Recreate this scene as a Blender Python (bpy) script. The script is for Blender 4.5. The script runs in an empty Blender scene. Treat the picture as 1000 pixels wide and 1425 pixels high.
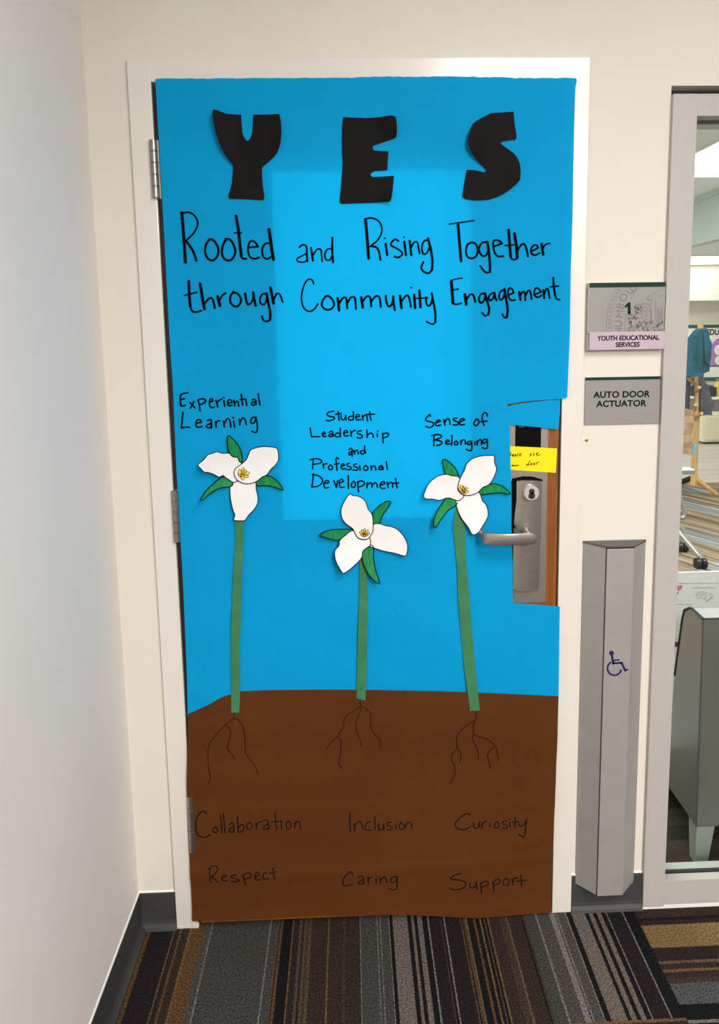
import bpy, bmesh, math, random
from mathutils import Vector, Matrix
from mathutils.geometry import delaunay_2d_cdt

S = bpy.context.scene
COL = S.collection

# ------------------------------------------------------------------ camera
CAM = Vector((0.4695, -1.7781, 1.5058))
PITCH, YAW, ROLL = 0.14325, 0.03614, -0.01506
FPX, PPX, PPY = 1065.716, 526.479, 613.732          # focal length and principal point, 1000 x 1425 frame
_cy, _sy = math.cos(YAW), math.sin(YAW)
FW = Vector((_sy*math.cos(PITCH), _cy*math.cos(PITCH), -math.sin(PITCH)))
_r = Vector((_cy, -_sy, 0)); _u = _r.cross(FW)
RT = _r*math.cos(ROLL) + _u*math.sin(ROLL)
UP = -_r*math.sin(ROLL) + _u*math.cos(ROLL)
cam_data = bpy.data.cameras.new('camera'); cam = bpy.data.objects.new('camera', cam_data); COL.objects.link(cam)
M = Matrix((( RT.x, UP.x, -FW.x, CAM.x), (RT.y, UP.y, -FW.y, CAM.y), (RT.z, UP.z, -FW.z, CAM.z), (0, 0, 0, 1)))
cam.matrix_world = M
cam_data.sensor_fit = 'HORIZONTAL'; cam_data.sensor_width = 36
cam_data.lens = FPX/1000*36
cam_data.shift_x = -(PPX-500)/1000; cam_data.shift_y = (PPY-712.5)/1000
cam_data.clip_start = 0.05
S.camera = cam

# ------------------------------------------------------------------ world, lights, exposure
S.view_settings.view_transform = 'Standard'; S.view_settings.look = 'None'
S.view_settings.gamma = 1; S.view_settings.use_curve_mapping = False
S.view_settings.exposure = 0.62
world = bpy.data.worlds.new('world'); S.world = world; world.use_nodes = True
bg = world.node_tree.nodes['Background']
bg.inputs[0].default_value = (1.0, 0.97, 0.945, 1); bg.inputs[1].default_value = 0.32

def area(name, loc, sx, sy, power, color=(1, .98, .95)):
    l = bpy.data.lights.new(name, 'AREA'); l.shape = 'RECTANGLE'; l.size = sx; l.size_y = sy
    l.energy = power; l.color = color
    o = bpy.data.objects.new(name, l); COL.objects.link(o); o.location = loc
    return o
HALL = [((1.25, -1.95, 2.70), 0.58, 1.18, 27), ((2.0, -4.4, 2.70), 0.58, 1.18, 130), ((2.3, -6.9, 2.70), 0.58, 1.18, 130)]
ROOM = [((0.55, 1.55, 2.70), 1.18, 0.58, 48), ((3.1, 1.9, 2.70), 1.18, .58, 75), ((5.6, 3.2, 2.70), 1.18, .58, 85), ((1.2, 6.2, 2.70), 1.18, .58, 70)]
for i, (loc, sx, sy, p) in enumerate(HALL): area('hall_lamp', loc, sx, sy, p)
for i, (loc, sx, sy, p) in enumerate(ROOM): area('room_lamp', loc, sx, sy, p, (.96, 1, 1))

# ------------------------------------------------------------------ helpers
def ray(px, py): return FW + RT*((px-PPX)/FPX) - UP*((py-PPY)/FPX)
def W(px, py, Y=0.0):
    d = ray(px, py); return CAM + d*((Y-CAM.y)/d.y)
def Wz(px, py, z):
    d = ray(px, py); return CAM + d*((z-CAM.z)/d.z)
def Wx(px, py, x):
    d = ray(px, py); return CAM + d*((x-CAM.x)/d.x)
def lin(c):
    return tuple(((v/255)/12.92 if v/255 <= .04045 else (((v/255)+.055)/1.055)**2.4) for v in c) + (1,)
def mat(name, rgb, rough=.6, metal=0., spec=.5, vary=0., vscale=8., bump=0., bscale=120., stretch=None, coat=0., rgb2=None):
    m = bpy.data.materials.new(name); m.use_nodes = True
    nt = m.node_tree; N = nt.nodes; L = nt.links; b = N['Principled BSDF']
    c = lin(rgb); b.inputs['Base Color'].default_value = c
    b.inputs['Roughness'].default_value = rough; b.inputs['Metallic'].default_value = metal
    b.inputs['Specular IOR Level'].default_value = spec
    if coat: b.inputs['Coat Weight'].default_value = coat; b.inputs['Coat Roughness'].default_value = .15
    tc = N.new('ShaderNodeTexCoord'); mp = N.new('ShaderNodeMapping'); L.new(tc.outputs['Object'], mp.inputs[0])
    if stretch: mp.inputs['Scale'].default_value = stretch
    if vary or rgb2:
        n = N.new('ShaderNodeTexNoise'); n.inputs['Scale'].default_value = vscale; n.inputs['Detail'].default_value = 5
        L.new(mp.outputs[0], n.inputs['Vector'])
        r = N.new('ShaderNodeValToRGB'); L.new(n.outputs['Fac'], r.inputs[0])
        lo = lin(rgb2) if rgb2 else tuple(v*(1-vary) for v in c[:3])+(1,)
        hi = c if rgb2 else tuple(min(1, v*(1+vary)) for v in c[:3])+(1,)
        r.color_ramp.elements[0].position = .35; r.color_ramp.elements[1].position = .65
        r.color_ramp.elements[0].color = lo; r.color_ramp.elements[1].color = hi
        L.new(r.outputs[0], b.inputs['Base Color'])
    if bump:
        n2 = N.new('ShaderNodeTexNoise'); n2.inputs['Scale'].default_value = bscale; n2.inputs['Detail'].default_value = 3
        L.new(mp.outputs[0], n2.inputs['Vector'])
        bp = N.new('ShaderNodeBump'); bp.inputs['Strength'].default_value = bump; bp.inputs['Distance'].default_value = .002
        L.new(n2.outputs['Fac'], bp.inputs['Height']); L.new(bp.outputs[0], b.inputs['Normal'])
    return m
def emit(name, rgb, k):
    m = bpy.data.materials.new(name); m.use_nodes = True; b = m.node_tree.nodes['Principled BSDF']
    b.inputs['Base Color'].default_value = lin(rgb); b.inputs['Emission Color'].default_value = lin(rgb)
    b.inputs['Emission Strength'].default_value = k
    return m
def paper(name, rgb, trans, rough=.75, vary=.04):
    m = mat(name, rgb, rough, 0, .25, vary, 3.0, .12, 500)
    nt = m.node_tree; N = nt.nodes; L = nt.links; b = N['Principled BSDF']; out = N['Material Output']
    t = N.new('ShaderNodeBsdfTranslucent'); mx = N.new('ShaderNodeMixShader'); mx.inputs[0].default_value = trans
    t.inputs['Color'].default_value = lin(rgb)
    b.inputs['Specular IOR Level'].default_value = .12
    tc = N.new('ShaderNodeTexCoord'); cr = N.new('ShaderNodeTexNoise'); cr.inputs['Scale'].default_value = 9; cr.inputs['Detail'].default_value = 4; cr.inputs['Distortion'].default_value = 1.2
    L.new(tc.outputs['Object'], cr.inputs['Vector'])
    b2 = N.new('ShaderNodeBump'); b2.inputs['Strength'].default_value = .5; b2.inputs['Distance'].default_value = .006; L.new(cr.outputs['Fac'], b2.inputs['Height'])
    prev = [n for n in N if n.bl_idname == 'ShaderNodeBump' and n != b2][0]
    L.new(b2.outputs[0], prev.inputs['Normal'])
    L.new(b.outputs[0], mx.inputs[1]); L.new(t.outputs[0], mx.inputs[2]); L.new(mx.outputs[0], out.inputs['Surface'])
    return m
def glass(name):
    m = bpy.data.materials.new(name); m.use_nodes = True
    N = m.node_tree.nodes; L = m.node_tree.links; out = N['Material Output']; N.remove(N['Principled BSDF'])
    t = N.new('ShaderNodeBsdfTransparent'); t.inputs[0].default_value = (.95, .975, .96, 1)
    g = N.new('ShaderNodeBsdfGlossy'); g.inputs['Roughness'].default_value = .02
    mx = N.new('ShaderNodeMixShader'); mx.inputs[0].default_value = .05
    L.new(t.outputs[0], mx.inputs[1]); L.new(g.outputs[0], mx.inputs[2]); L.new(mx.outputs[0], out.inputs['Surface'])
    return m

def tag(o, label=None, cat=None, group=None, kind=None):
    if label: o['label'] = label
    if cat: o['category'] = cat
    if group: o['group'] = group
    if kind: o['kind'] = kind
    return o
def empty(name, loc, label=None, cat=None, group=None, kind=None):
    o = bpy.data.objects.new(name, None); COL.objects.link(o); o.location = loc; o.empty_display_size = .05
    return tag(o, label, cat, group, kind)
def link(name, verts, faces, m, parent=None, smooth=False, mi=None):
    me = bpy.data.meshes.new(name); me.from_pydata([tuple(v) for v in verts], [], faces); me.validate(); me.update()
    for x in (m if isinstance(m, (list, tuple)) else [m]): me.materials.append(x)
    if mi: me.polygons.foreach_set('material_index', mi)
    if smooth: me.polygons.foreach_set('use_smooth', [True]*len(me.polygons))
    o = bpy.data.objects.new(name, me); COL.objects.link(o)
    if parent is not None:
        o.parent = parent
        off = Vector((0, 0, 0)); p = parent
        while p is not None: off += p.location; p = p.parent
        o.location = -off                                # geometry is written in world coordinates
    return o
class MB:
    """collects solids into one mesh"""
    def __init__(s): s.v = []; s.f = []; s.m = []
    def add(s, v, f, k=0):
        n = len(s.v); s.v += [Vector(p) for p in v]; s.f += [[i+n for i in q] for q in f]; s.m += [k]*len(f); return s
    def box(s, x0, x1, y0, y1, z0, z1, k=0, bev=0.):
        bm = bmesh.new(); bmesh.ops.create_cube(bm, size=1)
        for v in bm.verts: v.co = Vector(((x0+x1)/2+v.co.x*(x1-x0), (y0+y1)/2+v.co.y*(y1-y0), (z0+z1)/2+v.co.z*(z1-z0)))
        if bev: bmesh.ops.bevel(bm, geom=bm.edges[:], offset=bev, segments=2, affect='EDGES', profile=.6)
        return s.bm(bm, k)
    def bm(s, bm, k=0):
        bm.verts.index_update(); s.add([v.co.copy() for v in bm.verts], [[v.index for v in f.verts] for f in bm.faces], k); bm.free(); return s
    def prism(s, pts, vec, k=0):
        n = len(pts); a = [Vector(p) for p in pts]; vec = Vector(vec)
        s.add(a+[p+vec for p in a], [list(range(n))[::-1], [i+n for i in range(n)]]+[[i, (i+1) % n, (i+1) % n+n, i+n] for i in range(n)], k); return s
    def tube(s, pts, r, seg=10, k=0, flat=None):
        pts = [Vector(p) for p in pts]; n = len(pts); rr = r if isinstance(r, (list, tuple)) else [r]*n
        vs = []; ref = None
        for i, p in enumerate(pts):
            t = (pts[min(i+1, n-1)]-pts[max(i-1, 0)]).normalized()
            if ref is None: ref = Vector((0, 0, 1)) if abs(t.z) < .9 else Vector((1, 0, 0))
            a = t.cross(ref).normalized(); b = a.cross(t).normalized(); ref = b
            for j in range(seg):
                w = 2*math.pi*j/seg
                vs.append(p + a*(math.cos(w)*rr[i]) + b*(math.sin(w)*rr[i]*(flat or 1)))
        fs = [[i*seg+j, i*seg+(j+1) % seg, (i+1)*seg+(j+1) % seg, (i+1)*seg+j] for i in range(n-1) for j in range(seg)]
        fs += [list(range(seg))[::-1], [(n-1)*seg+j for j in range(seg)]]
        return s.add(vs, fs, k)
    def build(s, name, m, parent=None, smooth=False):
        o = link(name, s.v, s.f, m, parent, smooth, s.m)
        bm = bmesh.new(); bm.from_mesh(o.data); bmesh.ops.recalc_face_normals(bm, faces=bm.faces[:]); bm.to_mesh(o.data); bm.free()
        if smooth: o.data.polygons.foreach_set('use_smooth', [True]*len(o.data.polygons)); o.data.set_sharp_from_angle(angle=math.radians(40))
        return o
def spline(pts, step, closed=False):
    """Catmull-Rom through 2-D points, resampled"""
    P = [Vector(p) for p in pts]; n = len(P)
    if n < 3: P2 = P
    else:
        P2 = []; rng = n if closed else n-1
        for i in range(rng):
            p0 = P[(i-1) % n] if closed or i > 0 else P[0]*2-P[1]
            p1 = P[i]; p2 = P[(i+1) % n]
            p3 = P[(i+2) % n] if closed or i+2 < n else P[n-1]*2-P[n-2]
            k = max(2, int((p2-p1).length/step)+1)
            for j in range(k):
                t = j/k
                P2.append(.5*((2*p1)+(p2-p0)*t+(2*p0-5*p1+4*p2-p3)*t*t+(3*p1-p0-3*p2+p3)*t**3))
        if not closed: P2.append(P[-1])
        return P2
    return P2
def pts(s, x0=0, y0=0, k=1):
    out = []
    for q in s.split():
        a, b = q.split(','); out.append((x0+float(a)/k, y0+float(b)/k))
    return out
def inside(p, poly):
    x, y = p; c = False; j = len(poly)-1
    for i in range(len(poly)):
        xi, yi = poly[i]; xj, yj = poly[j]
        if (yi > y) != (yj > y) and x < (xj-xi)*(y-yi)/(yj-yi)+xi: c = not c
        j = i
    return c
def sheet(name, poly, depth, m, parent=None, g=.015, thick=0., smooth=True):
    """a sheet of paper cut to the outline poly (x, z), lying at y = depth(x, z)"""
    ring = []
    n = len(poly)
    for i in range(n):
        a = Vector(poly[i]); b = Vector(poly[(i+1) % n]); k = max(1, int((b-a).length/g))
        ring += [a+(b-a)*(j/k) for j in range(k)]
    rp = [(p.x, p.y) for p in ring]; nr = len(ring)
    x0 = min(p[0] for p in rp); x1 = max(p[0] for p in rp); z0 = min(p[1] for p in rp); z1 = max(p[1] for p in rp)
    inner = []
    nx = int((x1-x0)/g)+1; nz = int((z1-z0)/g)+1
    for i in range(nx):
        for j in range(nz):
            p = (x0+(i+.5)*g, z0+(j+.5)*g)
            if inside(p, rp) and min((p[0]-a)**2+(p[1]-b)**2 for a, b in rp) > (.35*g)**2: inner.append(Vector(p))
    V, E, F, *_ = delaunay_2d_cdt(ring+inner, [], [list(range(nr))], 1, 1e-7)
    vs = [Vector((p.x, depth(p.x, p.y), p.y)) for p in V]; fs = [list(f) for f in F]
    # face towards the viewer (-y)
    f0 = []
    for f in fs:
        a, b, c = (V[i] for i in f[:3])
        if (b.x-a.x)*(c.y-a.y)-(b.y-a.y)*(c.x-a.x) < 0: f = f[::-1]
        f0.append(f)
    if thick:
        nv = len(vs); cnt = {}
        for f in f0:
            for i in range(len(f)):
                e = (f[i], f[(i+1) % len(f)])
                cnt[tuple(sorted(e))] = (cnt.get(tuple(sorted(e)), (0, e))[0]+1, e)
        vs += [v+Vector((0, thick, 0)) for v in vs]
        back = [[i+nv for i in f][::-1] for f in f0]
        side = [[e[1], e[0], e[0]+nv, e[1]+nv] for c, e in cnt.values() if c == 1]
        f0 = f0+back+side
        smooth = False
    return link(name, vs, f0, m, parent, smooth)
def ribbon_data(strokes, depth, off=.0006, Y=0., step=1.6):
    """pen strokes [(width px, [(px, py)...], closed)] laid on the surface y = depth(x, z)"""
    vs = []; fs = []
    for st in strokes:
        w, line = st[0], st[1]; closed = len(st) > 2 and st[2]
        L = spline(line, step, closed); n = len(L)
        P = []
        for p in L:
            q = W(p.x, p.y, Y); P.append(Vector((q.x, q.z)))
        pxm = (W(L[0].x+1, L[0].y, Y)-W(L[0].x, L[0].y, Y)).length
        h = w*pxm/2
        def put(q):
            vs.append(Vector((q.x, depth(q.x, q.y)-off, q.y))); return len(vs)-1
        prev = None; first = None
        for i in range(n):
            a = P[(i-1) % n] if closed else P[max(i-1, 0)]; b = P[(i+1) % n] if closed else P[min(i+1, n-1)]
            t = (b-a)
            if t.length < 1e-9: t = Vector((1, 0))
            t.normalize(); nn = Vector((-t.y, t.x))*h
            cur = (put(P[i]+nn), put(P[i]-nn))
            if prev: fs.append([prev[0], prev[1], cur[1], cur[0]])
            else: first = cur
            prev = cur
            if not closed and i in (0, n-1):
                c = put(P[i]); s = -1 if i == 0 else 1
                arc = [put(P[i]+nn*math.cos(k*math.pi/5)+t*(s*h*math.sin(k*math.pi/5))) for k in range(6)]
                for k in range(5): fs.append([c, arc[k], arc[k+1]])
        if closed: fs.append([prev[0], prev[1], first[1], first[0]])
    # all faces towards -y
    out = []
    for f in fs:
        a, b, c = (vs[i] for i in f[:3])
        out.append(f[::-1] if (b.x-a.x)*(c.z-a.z)-(b.z-a.z)*(c.x-a.x) < 0 else f)
    return vs, out
def T(x0, y0, k, w, text):
    """strokes traced in a crop: groups split by |, optional width first (w:...)"""
    out = []
    for part in text.strip().split('|'):
        part = part.strip()
        if not part: continue
        ww = w
        if ':' in part: a, part = part.split(':'); ww = float(a)
        out.append((ww, pts(part, x0, y0, k)))
    return out
def pen(name, strokes, depth, m, parent, off=.0006, Y=0., fat=1.):
    strokes = [(st[0]*fat,)+tuple(st[1:]) for st in strokes]
    v, f = ribbon_data(strokes, depth, off, Y)
    return link(name, v, f, m, parent)
def glyphs(name, text, x, y, z, size, m, parent, bold=0., align='CENTER', rot=0., tall=1., wide=1., ext=.0003, spacing=1.):
    cu = bpy.data.curves.new(name, 'FONT'); cu.body = text; cu.size = size; cu.align_x = align; cu.offset = bold; cu.extrude = ext
    cu.space_character = spacing
    o = bpy.data.objects.new(name, cu); COL.objects.link(o)
    bpy.context.view_layer.update()
    me = bpy.data.meshes.new_from_object(o.evaluated_get(bpy.context.evaluated_depsgraph_get()))
    bpy.data.objects.remove(o); bpy.data.curves.remove(cu)
    Mx = Matrix.Translation((x, y, z)) @ Matrix.Rotation(rot, 4, 'Y') @ Matrix.Rotation(math.pi/2, 4, 'X') @ Matrix.Diagonal((wide, tall, 1, 1))
    me.transform(Mx)
    return [v.co.copy() for v in me.vertices], [list(p.vertices) for p in me.polygons]
def text(name, m, parent, *lines):
    b = MB()
    for a in lines:
        v, f = glyphs(name, a['t'], a['x'], a['y'], a['z'], a['s'], m, parent, a.get('bold', 0), a.get('al', 'CENTER'), a.get('rot', 0), a.get('tall', 1), a.get('wide', 1), spacing=a.get('sp', 1))
        b.add(v, f)
    return b.build(name, m, parent)
rnd = random.Random(7)
# ------------------------------------------------------------------ materials
m_wall = mat('warm_white_wall_paint', (228, 220, 207), .7, 0, .3, .015, 4, .12, 260)
m_wall2 = mat('cool_white_wall_paint', (236, 228, 222), .7, 0, .3, .015, 3, .12, 260)
m_frame = mat('glossy_white_frame_paint', (230, 223, 213), .32, 0, .5, .01, 6, .1, 90, coat=.7)
m_caulk = mat('white_caulk', (240, 236, 228), .5)
m_rubber = mat('charcoal_rubber', (62, 62, 60), .55, 0, .4, .08, 5, .05, 200)
m_wood = mat('orange_brown_wood', (140, 79, 22), .45, 0, .4, .22, 14, .05, 60, (9, 9, .6))
m_wood_shade = mat('shaded_wood_edge', (38, 20, 12), .5, 0, .4, .2, 14, 0, 60, (9, 9, .6))  # door wood darkened to carry the shade at its hinge edge
m_black = mat('black_gap', (9, 8, 8), .8, 0, .1)
m_steel = mat('brushed_steel', (162, 155, 147), .36, .85, .5, .06, 40, .04, 300, (1, 1, 12))
m_steel_plate = mat('satin_steel_plate', (160, 152, 143), .42, .8, .5, .06, 30, .04, 300, (12, 1, 1))
m_nickel = mat('bright_nickel', (214, 210, 204), .35, .5)
m_hinge = mat('worn_steel_hinge', (160, 154, 146), .3, .9, .5, .12, 60)
m_blue = paper('blue_paper', (4, 168, 230), .23)
m_brown = paper('brown_paper', (92, 50, 19), .06, .7, .07)
m_blackpaper = mat('black_paper', (21, 17, 17), .7, 0, .12, .08, 20, .1, 300)
m_white = mat('white_drawing_paper', (238, 236, 234), .7, 0, .3, .02, 25, .1, 60)
m_leaf = mat('green_marker_leaf', (14, 146, 78), .6, 0, .3, 0, 16, .05, 100, (14, 1, 3), rgb2=(4, 112, 60))
m_stem = mat('green_construction_paper', (62, 124, 84), .8, 0, .2, .08, 30, .15, 400)
m_ink = mat('black_marker_ink', (6, 7, 12), .8, 0, .05)
m_ink_purple = mat('faint_purple_ink', (120, 70, 110), .6)
m_root_ink = mat('dark_red_brown_ink', (52, 18, 6), .6, 0, .2)
m_brown_ink = mat('black_ink_on_brown', (20, 8, 4), .6, 0, .2)
m_yellow_petal = mat('yellow_marker', (250, 214, 60), .6)
m_note = mat('yellow_note_paper', (252, 226, 12), .7, 0, .3, .03, 4)
m_alu = mat('warm_grey_aluminium', (184, 177, 172), .42, .0, .45, .03, 30, .05, 250, (20, 20, 1))
m_alu_in = mat('pale_aluminium', (196, 198, 192), .3, .2, .5)
m_seal = mat('black_rubber_seal', (14, 14, 13), .6)
m_act = mat('grey_anodised_aluminium', (166, 163, 158), .45, .25, .5, .03, 20, .04, 300)
m_act_dark = mat('dark_grey_cap', (84, 84, 82), .5)
m_navy = mat('navy_vinyl', (26, 26, 92), .5)
m_sign = mat('grey_sign_plastic', (148, 143, 139), .4, 0, .5, .02, 200)
m_sign_edge = mat('clear_acrylic_edge', (196, 194, 188), .15, 0, .6)
m_sign_green = mat('dark_green_sign_stripe', (6, 50, 39), .5, 0, .2)
m_sign_text = mat('dark_green_sign_ink', (6, 34, 28), .6, 0, .12)
m_sign_black = mat('black_sign_ink', (18, 14, 18), .6, 0, .12)
m_sign_pink = mat('pale_pink_insert', (192, 170, 184), .5)
m_seal_ink = mat('grey_seal_ink', (112, 108, 105), .5)
m_glass = glass('window_glass')
m_brass = mat('brass_screw', (176, 150, 78), .35, .7)
m_ceil = mat('white_ceiling_tile', (238, 244, 244), .8, 0, .2, .01, 30)
m_roomwall = mat('cream_room_wall', (236, 232, 219), .7)
m_roomgrey = mat('grey_green_bulkhead', (194, 206, 203), .6)
m_lamp = emit('lit_diffuser', (255, 252, 246), 3.0)

def stripes(mname, xstops, ystops, y2stops, xedge, yedge):
    m = bpy.data.materials.new(mname); m.use_nodes = True
    nt = m.node_tree; N = nt.nodes; L = nt.links; b = N['Principled BSDF']; b.inputs['Roughness'].default_value = .95; b.inputs['Specular IOR Level'].default_value = .1
    tc = N.new('ShaderNodeTexCoord'); sp = N.new('ShaderNodeSeparateXYZ')
    ns = N.new('ShaderNodeTexNoise'); ns.inputs['Scale'].default_value = 260; ns.inputs['Detail'].default_value = 2
    L.new(tc.outputs['Object'], ns.inputs['Vector'])
    # fuzz the stripe edges a little, as loop pile does
    vm = N.new('ShaderNodeVectorMath'); vm.operation = 'SUBTRACT'; L.new(ns.outputs['Color'], vm.inputs[0]); vm.inputs[1].default_value = (.5, .5, .5)
    vs = N.new('ShaderNodeVectorMath'); vs.operation = 'SCALE'; vs.inputs['Scale'].default_value = .006; L.new(vm.outputs[0], vs.inputs[0])
    va = N.new('ShaderNodeVectorMath'); va.operation = 'ADD'; L.new(tc.outputs['Object'], va.inputs[0]); L.new(vs.outputs[0], va.inputs[1])
    L.new(va.outputs[0], sp.inputs[0])
    def math_(op, a, v):
        n = N.new('ShaderNodeMath'); n.operation = op
        for i, q in enumerate((a, v)):
            if hasattr(q, 'is_linked'): L.new(q, n.inputs[i])
            else: n.inputs[i].default_value = q
        return n.outputs[0]
    def mix(f, a, c):
        n = N.new('ShaderNodeMix'); n.data_type = 'RGBA'; L.new(f, n.inputs[0]); L.new(a, n.inputs[6]); L.new(c, n.inputs[7]); return n.outputs[2]
    def chain(src, stops):
        cur = None
        for i in range(0, len(stops), 28):
            ch = stops[i:i+28]; lo = ch[0][0]; hi = ch[-1][0]+.05
            mr = N.new('ShaderNodeMapRange'); mr.inputs['From Min'].default_value = lo; mr.inputs['From Max'].default_value = hi; L.new(src, mr.inputs['Value'])
            r = N.new('ShaderNodeValToRGB'); r.color_ramp.interpolation = 'CONSTANT'; L.new(mr.outputs[0], r.inputs[0])
            els = r.color_ramp.elements
            els[0].position = 0; els[0].color = lin(ch[0][1])
            els.remove(els[1])
            for x, c in ch[1:]:
                e = els.new(min(1, (x-lo)/(hi-lo))); e.color = lin(c)
            cur = r.outputs[0] if cur is None else mix(math_('GREATER_THAN', src, lo), cur, r.outputs[0])
        return cur
    cx = chain(sp.outputs[0], xstops); cyy = chain(sp.outputs[1], ystops)
    c = mix(math_('GREATER_THAN', sp.outputs[0], xedge), cx, cyy)
    if y2stops:
        c2 = chain(sp.outputs[1], y2stops)
        f = math_('MULTIPLY', math_('LESS_THAN', sp.outputs[1], yedge), math_('GREATER_THAN', sp.outputs[0], .93))
        f = math_('MULTIPLY', f, math_('LESS_THAN', sp.outputs[0], xedge))
        c = mix(f, c, c2)
    # pile speckle
    n2 = N.new('ShaderNodeTexNoise'); n2.inputs['Scale'].default_value = 230; n2.inputs['Detail'].default_value = 2; L.new(tc.outputs['Object'], n2.inputs['Vector'])
    mr = N.new('ShaderNodeMapRange'); mr.inputs['From Min'].default_value = .3; mr.inputs['From Max'].default_value = .7; mr.inputs['To Min'].default_value = .25; mr.inputs['To Max'].default_value = 1.15
    L.new(n2.outputs['Fac'], mr.inputs['Value'])
    mu = N.new('ShaderNodeVectorMath'); mu.operation = 'SCALE'; L.new(c, mu.inputs[0]); L.new(mr.outputs[0], mu.inputs['Scale'])
    L.new(mu.outputs[0], b.inputs['Base Color'])
    bp = N.new('ShaderNodeBump'); bp.inputs['Strength'].default_value = .6; bp.inputs['Distance'].default_value = .004
    L.new(n2.outputs['Fac'], bp.inputs['Height']); L.new(bp.outputs[0], b.inputs['Normal'])
    return m
K = dict(O=(104, 76, 48), o=(122, 92, 60), d=(52, 42, 40), D=(60, 49, 42), k=(28, 27, 29), g=(76, 74, 72), l=(132, 128, 122), t=(120, 110, 102), p=(42, 36, 38), b=(74, 60, 50),
         s=(92, 76, 58), G=(84, 80, 76), r=(110, 88, 76), y=(136, 112, 74), c=(88, 92, 92))
def row(s, x0, y0, k, py, axis):
    out = []
    for q in s.split():
        a, c = q.split(':')
        if axis == 'x': out.append((Wz(x0+float(a)/k, py, 0).x, K[c]))
        else: out.append((Wz(974, y0+float(a)/k, 0).y, K[c]))
    return out
xs = [(-.4, K['D'])] + row('0:O 12:p 90:o 97:d 103:O 106:d 112:O 120:D 148:o 153:O 198:G 222:l 225:g 340:l 343:g 432:l 435:g 458:O 466:d 470:O 478:k 510:o 515:d 535:s 545:d 552:s 562:b 572:s 580:D 637:o 642:D 690:b 700:D 750:l 754:g 810:l 813:g 822:l 826:g 854:l 858:k 870:t 922:k 936:t 946:k 957:t 974:k',
     200, 1270, 2.5, 1310, 'x')
xs += [q for q in row('215:k 236:t 254:k 272:t 294:k 318:l 325:p 380:b 387:k 395:l 401:p 474:O 482:k 489:s 500:o 505:k 535:O 545:k 564:o 573:k 585:s 592:k 600:o 610:D 660:b 690:r 698:D 762:k 770:b 780:g 835:l 841:G 903:l',
     500, 1250, 3.333, 1295, 'x') if q[0] > xs[-1][0]+.002]
xs += [q for q in row('135:l 140:G 149:l 155:G 200:l 205:k 234:t 308:k 329:t 353:k 374:t 398:k 424:l 430:p 514:l 521:k', 740, 1250, 3.846, 1289, 'x') if q[0] > xs[-1][0]+.002]
ys = sorted([q for q in row('720:k 672:l 664:k 612:l 604:k 565:c 528:l 520:c 450:b 430:o 424:D 392:o 386:D 350:r 340:d 262:y 140:d 118:r 110:k 104:r 97:D 80:r 73:D', 740, 1250, 3.846, 0, 'y')], key=lambda q: q[0])
y2 = [(-3, K['d']), (-.47, K['d']), (-.43, K['b']), (-.40, K['s']), (-.345, K['D']), (-.33, K['o']), (-.322, K['D'])]
ys = [(-2, K['D']), (-.9, K['g']), (-.7, K['b']), (-.5, K['d'])] + [q for q in ys if q[0] > -.5]
m_carpet = stripes('striped_loop_carpet', xs, ys, y2, 1.179, -.318)

# ------------------------------------------------------------------ setting: the hall side
YW = 0.012                 # wall surface; the door frame stands 12 mm proud at y = 0
XL = W(193, 1245, YW).x    # corner with the left wall
WX1 = 1.2045               # left edge of the window frame
HD = W(1000, 130.5, 0).z   # top of the window frame
b = MB()
b.box(XL-.12, -.001, YW, .14, 0, 2.85)                       # strip left of the door frame
b.box(1.017, WX1, YW, .14, 0, 2.85)                          # strip between door frame and window
b.box(-.001, 1.017, YW, .14, 2.099, 2.85)                    # above the door
b.box(WX1, 3.0, YW, .14, W(1000, 119, YW).z, 2.85)           # above the window
tag(b.build('wall_back', m_wall), 'warm white painted wall around the door and the window', 'wall', kind='structure')
b = MB().box(XL-.12, XL, -6.0, YW, 0, 2.85)
tag(b.build('wall_left', m_wall2), 'plain white wall running along the left of the doorway', 'wall', kind='structure')
b = MB().box(XL-.12, 4.0, -6.0, .14, -.06, 0)
floor = tag(b.build('floor', m_carpet), 'brown and grey striped carpet tile floor in front of the door', 'floor', kind='structure')
b = MB().box(XL-.12, 4.0, -8.0, .012, 2.75, 2.85)
tag(b.build('ceiling', m_ceil), 'white ceiling over the corridor', 'ceiling', kind='structure')
# baseboards: flat face with a cove toe
prof = [(0, 0), (.018, 0), (.012, .004), (.0065, .012), (.0045, .022), (.004, .094), (.0025, .0985), (0, .0985)]
def base(name, a, c, nrm, label):
    a = Vector(a); c = Vector(c); nrm = Vector(nrm)
    bb = MB().prism([a+nrm*p+Vector((0, 0, q)) for p, q in prof], c-a)
    o = bb.build(name, m_rubber); tag(o, label, 'baseboard', kind='structure')
    k = MB().prism([a+nrm*p+Vector((0, 0, q)) for p, q in ((0, .0985), (.0035, .0985), (.0015, .1015), (0, .102))], c-a)
    k.build('caulk_line', m_caulk, o)
base('baseboard_left', (XL, YW, 0), (XL, -5, 0), (1, 0, 0), 'charcoal rubber baseboard along the left wall')
base('baseboard_back', (XL, YW, 0), (0, YW, 0), (0, -1, 0), 'short charcoal rubber baseboard between left corner and door frame')
base('baseboard_right', (1.0175, YW, 0), (WX1-.0005, YW, 0), (0, -1, 0), 'charcoal rubber baseboard under the grey door actuator')

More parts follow.
